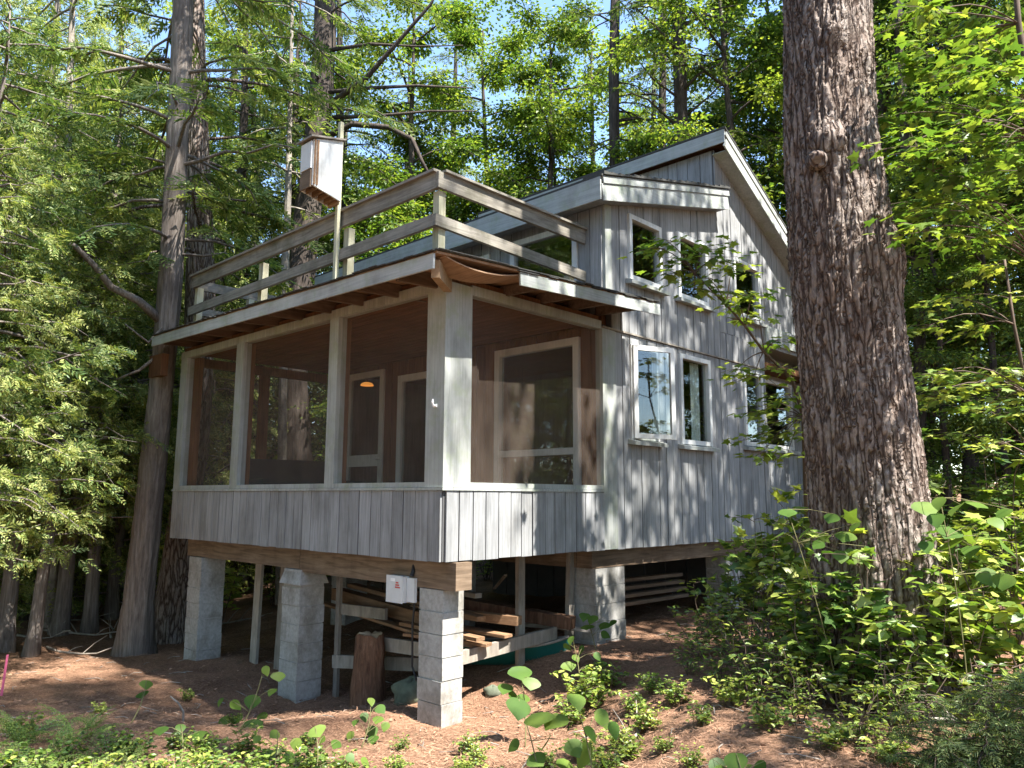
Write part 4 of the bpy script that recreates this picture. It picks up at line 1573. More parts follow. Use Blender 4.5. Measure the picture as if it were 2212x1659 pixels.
pixel_tree('cedar_tree', [(290, 1410, 11.3), (298, 1300, 11.3), (320, 1106, 11.4), (350, 830, 11.5), (368, 600, 11.65), (383, 300, 11.85), (394, 100, 12.0), (398, -120, 12.2)],
           [84, 62, 55, 48, 48, 44, 42, 38], 'bark_cedar', 'straight grey cedar trunk growing beside the end of the porch roof', 6, 3,
           limbs=[[(345, 690, 11.5, .075), (300, 650, 11.3, .06), (240, 620, 11.1, .052), (205, 575, 11.0, .045), (160, 530, 10.8, .035), (110, 515, 10.6, .02)],
                  [(352, 760, 11.5, .03), (300, 800, 11.3, .024), (250, 820, 11.2, .012)],
                  [(360, 700, 11.5, .03), (320, 740, 11.2, .02), (270, 700, 11.0, .01)]],
           crown=(4.0, 13.0, 44, 2.3, 'leaf_cedar', .085))
pixel_tree('cedar_tree', [(372, 1345, 12.6), (385, 1230, 12.6), (402, 1080, 12.6), (428, 900, 12.7), (432, 640, 12.9), (430, 400, 13.1), (424, 180, 13.3), (420, -60, 13.6)],
           [92, 74, 58, 55, 60, 48, 40, 36], 'bark_pine', 'rough dark cedar trunk right behind the grey one', 6, 7,
           crown=(4.5, 13.0, 40, 2.6, 'leaf_cedar', .085))
pixel_tree('pine_tree', [(640, 1230, 16), (640, 1000, 16), (632, 800, 16), (660, 500, 16.4), (690, 250, 16.8), (702, 60, 17.2), (706, -120, 17.5)],
           [74, 66, 60, 56, 50, 46, 42], 'bark_dark', 'dark pine trunk with crooked bare limbs behind the bat house', 7, 12,
           limbs=[[(700, 300, 16.8, .07), (760, 268, 16.6, .065), (840, 275, 16.4, .058), (890, 300, 16.3, .05), (912, 350, 16.2, .04), (940, 400, 16.2, .022)],
                  [(705, 230, 16.8, .07), (790, 170, 16.4, .055), (860, 90, 16.2, .045), (930, 10, 16.0, .03), (960, -50, 16, .02)],
                  [(700, 200, 16.8, .05), (800, 190, 16.5, .04), (900, 185, 16.3, .03), (1020, 190, 16.2, .012)],
                  [(698, 255, 16.8, .05), (820, 250, 16.5, .035), (930, 240, 16.3, .025), (1030, 240, 16.2, .012)],
                  [(702, 110, 17, .05), (800, 95, 16.7, .035), (900, 100, 16.5, .02), (1000, 98, 16.4, .01)]],
           crown=(7.5, 15.0, 34, 2.2, 'leaf_hem', .10))
pixel_tree('pine_tree', [(1330, 1130, 17.5), (1330, 700, 17.5), (1328, 370, 17.7), (1326, 150, 18), (1330, -60, 18.4)],
           [26, 24, 23, 22, 20], 'bark_dark', 'slender dark trunk rising behind the lower shed roof', 6, 14, crown=(7, 16, 30, 1.5, 'leaf_hem', .16))
pixel_tree('pine_tree', [(1470, 1120, 16.0), (1470, 700, 16.0), (1472, 300, 16.3), (1468, 100, 16.6), (1466, -60, 17)],
           [32, 30, 28, 27, 25], 'bark_dark', 'dark trunk with bare drooping branches behind the roof peak', 6, 15,
           limbs=[[(1470, 200, 16.4, .035), (1510, 160, 16.2, .025), (1570, 130, 16, .012)], [(1470, 120, 16.5, .035), (1420, 60, 16.3, .025), (1360, 5, 16.2, .012)],
                  [(1470, 260, 16.4, .03), (1530, 210, 16.2, .02), (1600, 140, 16.1, .01)], [(1470, 215, 16.4, .03), (1410, 170, 16.2, .02), (1370, 120, 16.1, .01)],
                  [(1470, 60, 16.5, .035), (1540, 20, 16.2, .02), (1600, 10, 16.1, .01)], [(1470, 280, 16.4, .03), (1400, 215, 16.2, .02), (1360, 200, 16.1, .01)]],
           crown=(7.5, 16, 40, 1.7, 'leaf_hem', .14))
pixel_tree('pine_tree', [(1432, 1110, 19), (1432, 700, 19), (1430, 300, 19.2), (1434, 0, 19.8)], [18, 17, 16, 14], 'bark_dark', 'thin dark trunk a little behind the one at the roof peak', 5, 16, crown=(8, 17, 26, 1.4, 'leaf_hem', .16))
pixel_tree('pine_tree', [(1985, 1180, 13.5), (1988, 900, 13.5), (1984, 600, 13.7), (1962, 400, 13.9), (1945, 150, 14.2), (1935, -60, 14.6)],
           [26, 24, 22, 20, 18, 17], 'bark_dark', 'leaning slim dark trunk in the woods past the huge pine', 6, 18, crown=(6.5, 13, 22, 1.7, 'leaf_hem', .2))
pixel_tree('birch_tree', [(112, 1340, 13.0), (116, 1180, 13.0), (122, 1050, 13.1), (132, 800, 13.3), (140, 500, 13.6), (150, 200, 14)],
           [30, 26, 24, 22, 18, 14], 'bark_pale', 'thin pale trunk at the edge of the sunlit clearing', 5, 19, crown=(3.2, 10, 26, 1.5, 'leaf_cedar', .12))
pixel_tree('birch_tree', [(612, 1150, 15), (612, 800, 15), (616, 560, 15.2), (622, 430, 15.4), (626, 250, 15.7)], [20, 18, 17, 14, 10], 'bark_pale', 'slender pale trunk showing above the porch railing', 4, 20, crown=(6, 11, 22, 1.3, 'leaf_cedar', .12))

# ------------------------------------------------------------------ forest
def proto(name, meshes):
    return (name, [(n, m) for n, m in zip(('trunk', 'crown'), meshes)])


CED = [proto('cedar_tree', fluffy(13, .6, 2.3, 120, 31, .18, 'leaf_cedar', 'bark_cedar', .026)),
       proto('cedar_tree', fluffy(15, 1.4, 2.6, 130, 32, .20, 'leaf_cedar', 'bark_cedar', .026)),
       proto('cedar_tree', fluffy(9, .3, 2.0, 105, 33, .11, 'leaf_cedar', 'bark_cedar', .024)),
       proto('cedar_tree', fluffy(9, 1.9, 2.2, 95, 34, .12, 'leaf_cedar', 'bark_cedar', .024))]
HEM = [proto('hemlock_tree', conifer(16, 2.2, 2.7, 105, 41, .22, 'leaf_hem', 'bark_dark', .034, 7, .085, .55, 14)),
       proto('hemlock_tree', conifer(19, 4.5, 2.6, 95, 42, .24, 'leaf_hem', 'bark_dark', .034, 7, .09, .5, 20))]
MAP = [proto('maple_tree', broadleaf(12, 1.8, 2.7, 51, .13, 'leaf_maple', 'bark_dark', 30, 60, .098, tw=13)),
       proto('maple_tree', broadleaf(15, 3.0, 3.0, 52, .16, 'leaf_maple', 'bark_dark', 32, 60, .100, tw=14)),
       proto('maple_tree', broadleaf(8, .8, 1.9, 53, .07, 'leaf_maple', 'bark_dark', 26, 52, .090, tw=11))]
FOR = [proto('forest_tree', broadleaf(16, 3.5, 3.1, 61, .17, 'leaf_forest', 'bark_dark', 32, 62, .108, tw=14)),
       proto('forest_tree', broadleaf(13, 1.2, 2.7, 62, .13, 'leaf_forest', 'bark_dark', 32, 60, .100, tw=14))]
SPR = [proto('maple_tree', broadleaf(14, 7.2, 3.0, 55, .13, 'leaf_maple', 'bark_dark', 22, 10, .15, tw=9, lobes=True)),
       proto('maple_tree', broadleaf(12, 6.4, 2.6, 56, .11, 'leaf_maple', 'bark_dark', 22, 12, .14, tw=9, lobes=True)),
       proto('maple_tree', broadleaf(14.5, 9.2, 2.7, 57, .12, 'leaf_maple', 'bark_dark', 20, 8, .14, tw=9, lobes=True))]
SHADE_PINE = proto('pine_tree', conifer(21, 15.5, 2.6, 60, 44, .26, 'leaf_hem', 'bark_pine', .040, 7, .10, .1, 10))  # unseen pine, its high crown added to shade the ground before the porch
LAB = {'pine_tree': ('very tall pine added out of view to cast shade', 'added shade pines'),
       'cedar_tree': ('feathery light green cedar', 'cedars'),
       'hemlock_tree': ('tall dark green hemlock', 'hemlocks'),
       'maple_tree': ('bright yellow green maple', 'maples'),
       'forest_tree': ('deep green broadleaf tree', 'broadleaf trees')}
frnd = random.Random(99)
NTREE = 0


PLACE = ''


def put(pr, x, y, s=1.0, rz=None, label=None):
    global NTREE
    NTREE += 1
    name, parts = pr
    return plant(name, parts, (x, y, G(x, y) - .05), label or LAB[name][0] + ' ' + PLACE, 'tree', None if label else LAB[name][1] + ' ' + PLACE,
                 frnd.uniform(0, 6.28) if rz is None else rz, s, (frnd.uniform(-.03, .03), frnd.uniform(-.03, .03)))


def put_px(pr, u, d, s=1.0, label=None):
    x, y = px_h(u, d)
    return put(pr, x, y, s, label=label)


# screen of cedars past the end of the porch
PLACE = 'in the dense stand past the end of the porch'
for u, d, k, s in ((-120, 13.0, 0, .95), (35, 15.5, 1, 1.0), (-40, 11.0, 3, .9), (190, 16.0, 0, 1.0), (250, 19, 1, 1.0), (320, 15.5, 2, 1.05), (-260, 11.5, 1, .9), (110, 20, 0, 1.1), (470, 18.0, 2, 1.1), (540, 21, 0, 1.1), (-10, 19, 1, 1.1), (215, 13.3, 3, .95), (40, 11.6, 3, 1.0), (150, 13.0, 3, 1.05), (-70, 9.6, 3, .95), (95, 11.4, 3, .8), (-110, 8.6, 3, .7), (70, 14.4, 3, 1.0), (-20, 16.5, 2, .8), (55, 14.2, 2, .75), (135, 15.2, 2, .85), (-35, 12.6, 2, .6), (235, 16.5, 2, .85), (180, 14.6, 2, .45), (265, 14.5, 2, 1.0), (0, 13.5, 0, .8), (360, 17.5, 0, .95), (430, 15.8, 2, 1.0), (560, 17.5, 2, 1.0)):
    put_px(CED[k], u, d, s)
# hemlocks and maples behind the house
PLACE = 'rising behind the deck railing and roofs'
for u, d, k, s in ((500, 17, 0, 1.0), (400, 22, 1, 1.05), (590, 19, 0, 1.0), (760, 20, 1, 1.0), (850, 23, 0, 1.0), (960, 26, 1, 1.1), (1540, 24, 1, 1.1), (1640, 19, 0, .9), (1400, 25, 1, 1.0), (680, 25, 0, 1.1), (60, 25, 1, 1), (310, 26, 0, 1)):
    put_px(HEM[k], u, d, s)
for u, d, k, s in ((1180, 18.5, 1, .95), (1240, 19.5, 0, 1.0), (1090, 21, 1, 1.0), (960, 20, 0, .95), (840, 18, 2, .95), (1300, 22, 1, 1.05), (1600, 22, 0, 1.0), (1650, 15.5, 1, .9), (740, 23, 0, 1.0), (1420, 21, 2, 1.2), (1540, 18.5, 2, 1.0), (880, 19.5, 1, 1.0), (560, 20, 1, 1.05), (790, 17.5, 2, 1.1), (300, 23, 1, 1.0), (130, 24, 0, 1.1)):
    put_px(MAP[k], u, d, s)
PLACE = 'among the trunks past the end of the porch'
for u, d, pr, s in ((60, 19, MAP[2], .8), (150, 21, FOR[1], .7), (250, 18.5, MAP[2], .7), (330, 21, FOR[1], .7), (200, 25, MAP[2], 1.0), (20, 23, MAP[2], 1.0), (290, 24, MAP[2], .9)):
    put_px(pr, u, d, s)
PLACE = 'in the shady woods past the huge pine'
for u, d, k, s in ((1700, 19, 0, 1.0), (1780, 17, 1, 1.0), (1900, 16, 0, 1.0), (2000, 18, 1, 1.0), (2090, 15, 0, .95), (2180, 18, 1, 1.1), (2280, 15, 0, 1.0), (1920, 22, 1, 1.1), (2120, 23, 0, 1.1), (1830, 24, 1, 1.1), (2230, 24, 1, 1.2), (2040, 12.5, 1, .55), (2190, 12.0, 1, .6)):
    put_px(FOR[k], u, d, s)
# deep woods
PLACE = 'far off in the deep woods'
for k in range(56):
    u = -350 + 2900 * ((k * .618034) % 1.0)
    d = 25 + 22 * frnd.random()
    pr = frnd.choice(CED + HEM + FOR + FOR + MAP)
    put_px(pr, u, d, frnd.uniform(.5, .85))
# trees outside the picture: crowns dapple the long wall, added tall pine shades ground
PLACE = 'round the edge of the clearing'
for x, y, pr, s in ((6.3, 5.0, SPR[0], 1.0), (5.9, 3.6, SPR[2], 1.0), (9, 13, FOR[1], .8), (11, 11.5, CED[2], 1.0), (7.5, 14, FOR[1], .8), (14, 17, FOR[1], .9), (13, 11, CED[2], 1.1), (16, 14, FOR[1], .9), (10, 17.5, CED[0], .8), (18, 19, FOR[1], 1.0), (12, 14.5, MAP[2], 1.1), (15.5, 18.5, CED[2], 1.2), (8.5, 10.5, MAP[2], .8), (5.6, 6.2, SPR[1], .95), (9.2, -.6, SPR[1], .85), (8.0, -1.9, SHADE_PINE, 1.0), (7.4, 7.6, SPR[0], 1.05), (4.6, 6.6, SPR[1], .9), (6.5, 12, FOR[0], .85), (10, 10, MAP[1], 1.0), (13, 14, MAP[1], 1.1), (9.5, 15, FOR[1], 1.1), (15, 10.5, FOR[0], 1.1), (12, 18, MAP[0], 1.2), (17, 16, FOR[1], 1.2), (16, 21, FOR[0], 1.2), (21, 18, MAP[1], 1.2), (12, 24, FOR[1], 1.3), (22, 25, FOR[0], 1.3), (8, 20, MAP[1], 1.1), (20, 11, FOR[1], 1.2), (26, 20, HEM[0], 1.2),
                    (-6, -8, MAP[2], .9), (-10, -7.5, FOR[1], .9), (-14, -11, FOR[0], 1.1), (-9, -14, FOR[1], 1.2), (-18, -9, MAP[1], 1.1), (-16, -16, FOR[0], 1.2), (-22, -14, FOR[1], 1.3), (-20, -22, MAP[1], 1.3),
                    (11.5, -11, FOR[0], 1.0), (5, -14, MAP[1], 1.0), (-1, -13, HEM[0], 1.0), (-8, -11, MAP[0], 1.1), (14, -6.5, HEM[0], 1.0), (-13, -8, CED[1], 1.0), (-16, -2.5, CED[0], 1.0), (19, -2.5, FOR[1], .8), (9, -16, FOR[1], 1.1), (15, -13, MAP[1], 1.1), (18, -8, FOR[0], 1.1), (1, -18, FOR[0], 1.1), (-5, -16, FOR[1], 1.1), (22, -14, FOR[0], 1.2), (12, -20, HEM[1], 1.2), (-12, -15, FOR[0], 1.1), (24, -4, FOR[1], 1.0), (7, -22, FOR[0], 1.3), (-3, -24, MAP[1], 1.3), (20, -21, FOR[1], 1.3)):
    put(pr, x, y, s)

# ------------------------------------------------------------------ maple boughs in front of the long wall and at the edge of the woods
def bough_tree(name, base, stem, clusters, label, seed, leaf=.095, nleaf=26, rad0=.022, spread=.24, mat='leaf_maple', cat='tree'):
    """young maple: a leaning stem and flat layered boughs; clusters are points the boughs reach"""
    r = np.random.default_rng(seed)
    base = np.array(base, float)
    st = np.array(stem, float) - base
    o = empty(name, tuple(base))
    tag(o, label, cat)
    tb = MB().tube(st, np.linspace(rad0, rad0 * .35, len(st)), 7)
    tb.obj('trunk', M['twig'], o, True)
    bb = MB()
    P, D, Nn = [], [], []
    for c in clusters:
        c = np.array(c, float) - base
        dz = np.linalg.norm((st - c)[:, :2], axis=1) + np.abs(st[:, 2] - c[2] + .25)
        s0 = st[np.argmin(dz)]
        t = np.linspace(0, 1, 6)[:, None]
        lp = s0 * (1 - t) + c * t + np.array([0, 0, .10]) * np.sin(t * np.pi) * np.linalg.norm(c - s0)
        bb.tube(lp, np.linspace(.008, .003, 6), 4, False)
        d0 = unit(c - s0) * np.array([1, 1, .1])
        for q in range(3):
            dd = d0 + np.array([r.normal() * .7, r.normal() * .7, r.normal() * .08])
            tp = limb(c - d0 * .10, unit(dd), spread * r.uniform(.8, 1.5), .05, .22, 4, r, .06)
            bb.tube(tp, np.linspace(.004, .002, 4), 3, False)
            m = nleaf // 3
            b = interp(tp, r.uniform(0, 1.05, m))
            g = r.standard_normal((m, 3)) * np.array([.085, .085, .022])
            P.append(b + g)
            x = g * 4 + unit(dd) * .35
            x[:, 2] = -.10 + .1 * r.standard_normal(m)
            D.append(x)
            Nn.append(np.array([0, 0, 1.0]) + r.standard_normal((m, 3)) * .28)
    tag(bb.obj('boughs', M['twig'], o), kind='stuff')
    P, D, Nn = map(np.concatenate, (P, D, Nn))
    cb = MB()
    lobed(cb, P, D, Nn, leaf * r.uniform(.6, 1.25, len(P)))
    cb.obj('crown', M[mat], o)
    return o


def gp(u, d):
    x, y = px_h(u, d)
    return np.array([x, y, G(x, y)])


b0 = gp(1735, 8.3)
bough_tree('maple_sapling', b0, [b0, px(1735, 900, 8.2), px(1712, 820, 8.1), px(1650, 760, 8.0), px(1610, 705, 7.9), px(1570, 660, 7.8), px(1500, 590, 7.7)],
           [px(u, v, d) for u, v, d in ((1420, 535, 7.6), (1470, 560, 7.6), (1520, 540, 7.7), (1455, 590, 7.5), (1530, 600, 7.7), (1500, 625, 7.7), (1580, 585, 7.8), (1570, 640, 7.8), (1625, 640, 7.9), (1600, 665, 7.9), (1640, 690, 8.0), (1440, 520, 7.7), (1550, 560, 7.7),
                                       (1680, 735, 8.0), (1590, 800, 7.9), (1630, 810, 7.9), (1690, 795, 8.0), (1700, 850, 8.1), (1660, 870, 8.0), (1630, 890, 8.0), (1690, 905, 8.1), (1645, 935, 8.0), (1690, 945, 8.1), (1720, 930, 8.1), (1650, 975, 8.0), (1700, 985, 8.1))],
           'slender young maple with bright yellow green leaves against the cottage wall', 71, .098, 28)
b0 = gp(2330, 6.6)
cl = []
rr_ = random.Random(5)
for u, v in ((1930, 240), (1985, 215), (2040, 235), (1960, 300), (2010, 330), (2075, 290), (2130, 330), (2180, 300), (2210, 370), (1990, 370), (2060, 370), (2120, 400), (2170, 430), (2030, 420), (2090, 460), (2200, 480), (2140, 500), (2060, 500), (1975, 440), (2000, 480), (2170, 250), (2110, 200), (2190, 160), (2060, 150), (2140, 90), (2200, 40), (1990, 120), (2080, 60), (1930, 60), (1950, 160), (2020, 30), (2230, 220), (2240, 330), (2120, 150), (1940, 370)):
    cl.append(px(u + rr_.uniform(-12, 12), v + rr_.uniform(-14, 14), rr_.uniform(5.6, 7.4)))
bough_tree('maple_tree', b0, [b0, px(2300, 900, 6.6), px(2280, 600, 6.6), px(2240, 300, 6.6), px(2200, 50, 6.7), px(2180, -200, 6.8)], cl,
           'maple with sunlit yellow green boughs layered beside the huge pine', 72, .105, 44, .05, .34)
b0 = gp(2260, 7.6)
cl = [px(u + rr_.uniform(-10, 10), v + rr_.uniform(-8, 8), rr_.uniform(6.8, 8.2)) for u, v in ((1985, 810), (2040, 800), (2090, 830), (2140, 790), (2190, 810), (2010, 850), (2060, 850), (2160, 860), (2110, 880), (2200, 900), (2050, 930), (2170, 960), (2120, 700), (2180, 640), (2060, 640), (2010, 700), (2150, 570))]
bough_tree('maple_sapling', b0, [b0, px(2250, 1000, 7.6), px(2220, 850, 7.6), px(2190, 700, 7.6), px(2170, 560, 7.7)], cl, 'young maple with flat leafy boughs in the shade past the huge pine', 73, .10, 40, .03, .36, 'leaf_shrub')


# ------------------------------------------------------------------ shrubs round the big pine
def shrub_mesh(H, rad, seed, nl, per, leaf, mat, round_=True, lob=False, tw=5):
    r = np.random.default_rng(seed)
    tb = MB()
    P, D, Nn = [], [], []
    for k in range(nl):
        a = r.uniform(0, 6.28)
        ln = H * r.uniform(.55, 1.1)
        lean = r.uniform(.15, .75) * rad / H
        d = np.array([math.cos(a) * lean, math.sin(a) * lean, 1.0])
        lp = limb(np.array([r.normal() * .06, r.normal() * .06, -.04]), d, ln, 0, .12, 6, r, .06)
        tb.tube(lp, np.linspace(.007, .002, 6), 4, False)
        for q in range(tw):
            t = r.uniform(.25, 1)
            b = interp(lp, [t])[0]
            a2 = r.uniform(0, 6.28)
            tp = limb(b, np.array([math.cos(a2), math.sin(a2), .35]), r.uniform(.10, .28) * rad / .5, 0, .2, 4, r, .08)
            tb.tube(tp, np.linspace(.004, .0015, 4), 3, False)
            m = max(3, int(per * r.uniform(.6, 1.4)))
            c = interp(tp, r.uniform(.1, 1.0, m))
            P.append(c + r.standard_normal((m, 3)) * .022)
            x = r.standard_normal((m, 3)) * np.array([1, 1, .25]) + unit(tp[-1] - tp[0]) * .6
            x[:, 2] -= .1
            D.append(x)
            Nn.append(np.array([0, 0, 1.0]) + r.standard_normal((m, 3)) * .35)
    P, D, Nn = map(np.concatenate, (P, D, Nn))
    cb = MB()
    ls = leaf * r.uniform(.55, 1.3, len(P))
    if lob:
        lobed(cb, P, D, Nn, ls)
    else:
        # six sided leaves with a fold
        D = unit(D)
        S = unit(np.cross(D, Nn))
        N2 = np.cross(S, D)
        prof = np.array([(0, 0, 0), (.25, .30, .07), (.62, .26, .06), (1, 0, -.10), (.62, -.26, .06), (.25, -.30, .07)])
        V = P[:, None] + ls[:, None, None] * (prof[None, :, 0, None] * D[:, None] + prof[None, :, 1, None] * S[:, None] * (1.15 if round_ else .7) + prof[None, :, 2, None] * N2[:, None])
        b = np.arange(len(P))[:, None, None] * 6
        cb.quads(V.reshape(-1, 3), (b + np.array([[0, 1, 2, 3], [0, 3, 4, 5]])[None]).reshape(-1, 4))
    return [('stems', tb.mesh('stems', [M['twig']])), ('foliage', cb.mesh('foliage', [M[mat]]))]


SHR = [shrub_mesh(1.05, .6, 81, 8, 6, .105, 'leaf_shrub'), shrub_mesh(1.35, .65, 82, 8, 7, .115, 'leaf_shrub', lob=True), shrub_mesh(.75, .6, 83, 9, 6, .070, 'leaf_shrub', False), shrub_mesh(.42, .42, 84, 10, 6, .065, 'leaf_shrub')]
SLAB = ['leafy shrub with broad pale leaves in the thicket round the huge pine', 'maple leaved shrub in the thicket round the huge pine', 'small leaved shrub in the thicket round the huge pine', 'low green plant on the needle covered ground']
SGRP = ['broad leaved thicket shrubs', 'maple leaved thicket shrubs', 'small leaved thicket shrubs', 'low ground plants']
srnd = random.Random(23)


def shrub(k, u, d, s=1.0, label=None):
    x, y = px_h(u, d)
    nm = ('broadleaf_shrub', 'maple_shrub', 'small_leaf_shrub', 'ground_plant')[k]
    return plant(nm, SHR[k], (x, y, G(x, y)), label or SLAB[k], 'shrub' if k < 3 else 'plant', None if label else SGRP[k], srnd.uniform(0, 6.28), s)


for k, u, d, s in ((0, 1700, 7.0, 1.0), (1, 1640, 7.6, 1.0), (0, 1760, 6.2, 1.0), (1, 1820, 6.0, 1.0), (0, 1880, 5.8, 1.0), (2, 1560, 7.4, .9), (2, 1600, 6.8, 1.0), (0, 1950, 5.9, 1.05), (1, 2010, 6.2, 1.0),
                   (0, 2080, 5.9, 1.15), (1, 2150, 6.0, 1.1), (0, 2200, 5.6, 1.1), (2, 1690, 6.3, 1.0), (2, 1930, 5.4, .8), (2, 2100, 5.2, .8), (1, 1730, 7.6, 1.15),
                   (0, 2060, 7.4, 1.3), (1, 2190, 7.4, 1.4), (0, 2120, 8.5, 1.4), (1, 1980, 8.2, 1.3), (0, 1650, 8.3, 1.1), (2, 1500, 7.9, .8), (2, 1480, 7.2, .6), (2, 1540, 6.8, .6), (2, 1620, 6.2, .8), (1, 1590, 8.2, .9), (0, 1540, 8.3, .8), (2, 1700, 5.7, .7), (2, 1830, 5.2, .7), (0, 1910, 6.4, 1.2), (1, 1845, 6.5, 1.25), (0, 1700, 6.5, .9), (2, 2190, 5.0, .9)):
    shrub(k, u, d, s)
for u, d, s in ((1300, 7.6, .7), (1260, 7.3, .9), (1230, 7.0, .6), (1400, 7.0, .5), (1450, 6.6, .5), (1330, 6.2, .45), (1350, 5.9, .5), (1300, 5.7, .5), (1260, 6.1, .5), (1020, 6.3, .4), (1040, 6.0, .35), (690, 6.5, .35), (880, 6.6, .3), (1560, 6.2, .6), (1640, 5.6, .6), (1760, 5.2, .5), (1500, 5.9, .4), (560, 6.1, .5), (620, 6.0, .4), (470, 6.0, .5), (700, 5.9, .45), (760, 5.8, .4), (420, 6.2, .4), (1010, 5.75, .4), (870, 5.8, .35), (1420, 5.7, .3), (1890, 5.0, .5), (250, 7.4, .3), (530, 7.2, .3), (430, 8.8, .35), (380, 5.5, .6), (440, 5.3, .6), (500, 5.5, .55), (560, 5.3, .6), (640, 5.4, .6), (720, 5.35, .55), (790, 5.45, .5), (590, 5.7, .5), (680, 5.75, .45), (470, 5.7, .5), (330, 5.9, .5), (1080, 5.6, .35), (60, 5.5, .6), (130, 5.4, .6), (190, 5.7, .55), (250, 5.4, .6), (310, 5.3, .6), (20, 5.2, .6), (100, 6.4, .5), (290, 6.0, .5), (1180, 5.9, .4), (960, 5.5, .35), (1230, 5.4, .4), (1480, 5.3, .35), (1390, 6.3, .5), (1360, 6.7, .5)):
    shrub(3, u, d, s)
# undergrowth between the forest trunks
for k in range(60):
    u = -150 + 2500 * ((k * .618034 + .3) % 1.0)
    d = 13 + 14 * srnd.random()
    x, y = px_h(u, d)
    if -7 < x < 1.5 and -1.5 < y < 11:
        continue
    if u < 330 and d < 17:
        continue
    kk = srnd.choice((0, 1, 2))
    plant(('broadleaf_shrub', 'maple_shrub', 'small_leaf_shrub')[kk], SHR[kk], (x, y, G(x, y)), 'undergrowth shrub among the forest trunks', 'shrub', 'undergrowth among the forest trunks', srnd.uniform(0, 6.28), srnd.uniform(1.2, 2.4))

# ------------------------------------------------------------------ ferns
def frond_mesh(seed, K=15, L=.62):
    r = np.random.default_rng(seed)
    t = np.linspace(0, 1, 12)
    ax = np.stack([L * t * (1 - .10 * t), 0 * t, L * (.60 * t - .46 * t * t)], -1)
    mb = MB()
    mb.tube(ax, np.linspace(.004, .001, 12), 4, False)
    tt = np.repeat(np.linspace(.14, .985, K), 2)
    sg = np.tile([1.0, -1.0], K)
    b = interp(ax, tt)
    tan = unit(interp(np.gradient(ax, axis=0), tt))
    side = np.stack([0 * tt, sg, 0 * tt], -1)
    ln = L * .36 * (1.02 - tt) ** .85 * np.clip((tt - .02) / .22, 0, 1) ** .6 + .010
    # every pinna is a row of small leaflets
    for q in range(7):
        f = q / 7
        dd = side * .88 + tan * .48
        base = b + dd * (ln * f)[:, None] + np.array([0, 0, -1.0]) * (ln * f * f * .25)[:, None]
        for s2 in (-1, 1):
            kites(mb, base, tan * s2 * .9 + side * .5 + r.standard_normal(base.shape) * .28, np.array([0, 0, 1.0]) + 0 * base + r.standard_normal(base.shape) * .45, ln * .125 * (1 - .6 * f) + .004, ln * .10 * (1 - .5 * f) + .003, .08)
    return mb.mesh('frond', [M['fern']])


FR = [frond_mesh(1), frond_mesh(2, 13, .5), frond_mesh(3, 16, .7)]


def fern(u, d, n=8, s=1.0, label='fern with arching lacy fronds in the sunlit patch before the porch', grp='ferns before the porch', lift=0):
    x, y = px_h(u, d)
    o = empty('fern', (x, y, G(x, y) + lift), srnd.uniform(0, 6.28))
    o.scale = (s, s, s)
    tag(o, label, 'fern', grp)
    for k in range(n):
        c = link(bpy.data.objects.new('frond', srnd.choice(FR)), o)
        c.rotation_euler = (srnd.uniform(-.2, .2), srnd.uniform(-.75, .10), k * 6.283 / n + srnd.uniform(-.3, .3))
        q = srnd.uniform(.7, 1.15)
        c.scale = (q, q, q)


for u, d, n, s in ((95, 6.1, 8, .62), (205, 6.2, 8, .66), (150, 5.7, 7, .62), (30, 5.8, 7, .6), (265, 5.8, 6, .55), (60, 5.3, 7, .6), (200, 5.3, 7, .6), (330, 5.6, 6, .45), (-20, 6.4, 7, .6), (130, 5.0, 6, .55), (340, 5.2, 6, .45), (10, 5.0, 6, .55), (410, 5.4, 6, .4), (270, 5.1, 6, .5), (240, 6.6, 6, .45), (70, 6.6, 6, .45)):
    fern(u, d, n, s)
for u, d, n, s in ((1960, 4.7, 7, .7), (2080, 4.8, 8, .8), (2180, 4.7, 7, .8), (2020, 4.5, 7, .6)):
    fern(u, d, n, s, 'dark green fern at the foot of the thicket', 'ferns at the foot of the thicket')
# hemlock seedlings at the edge of the thicket
hs = conifer(1.5, .05, .75, 46, 91, .018, 'leaf_hem', 'twig', .014, 8, .05, .35, 0, None, .25)
for (u, d, s), lab in zip(((2080, 4.55, .42), (1985, 4.6, .34), (2175, 4.5, .46)), ('bushy dark hemlock seedling among the ferns of the thicket', 'small hemlock seedling at the edge of the thicket', 'taller hemlock seedling behind the dark ferns')):
    x, y = px_h(u, d)
    plant('hemlock_seedling', [('trunk', hs[0]), ('crown', hs[1])], (x, y, G(x, y)), lab, 'tree', None, srnd.uniform(0, 6), s)

# ------------------------------------------------------------------ broad leaved seedlings, each leaf its own part
LEAF = [ovate(MB(), 1, .62, .14, .16).mesh('leaf', [M['leaf_seed']], True), ovate(MB(), 1, .5, .26, .22).mesh('leaf', [M['leaf_seed']], True), ovate(MB(), 1, .75, .08, .10).mesh('leaf', [M['leaf_seed']], True)]


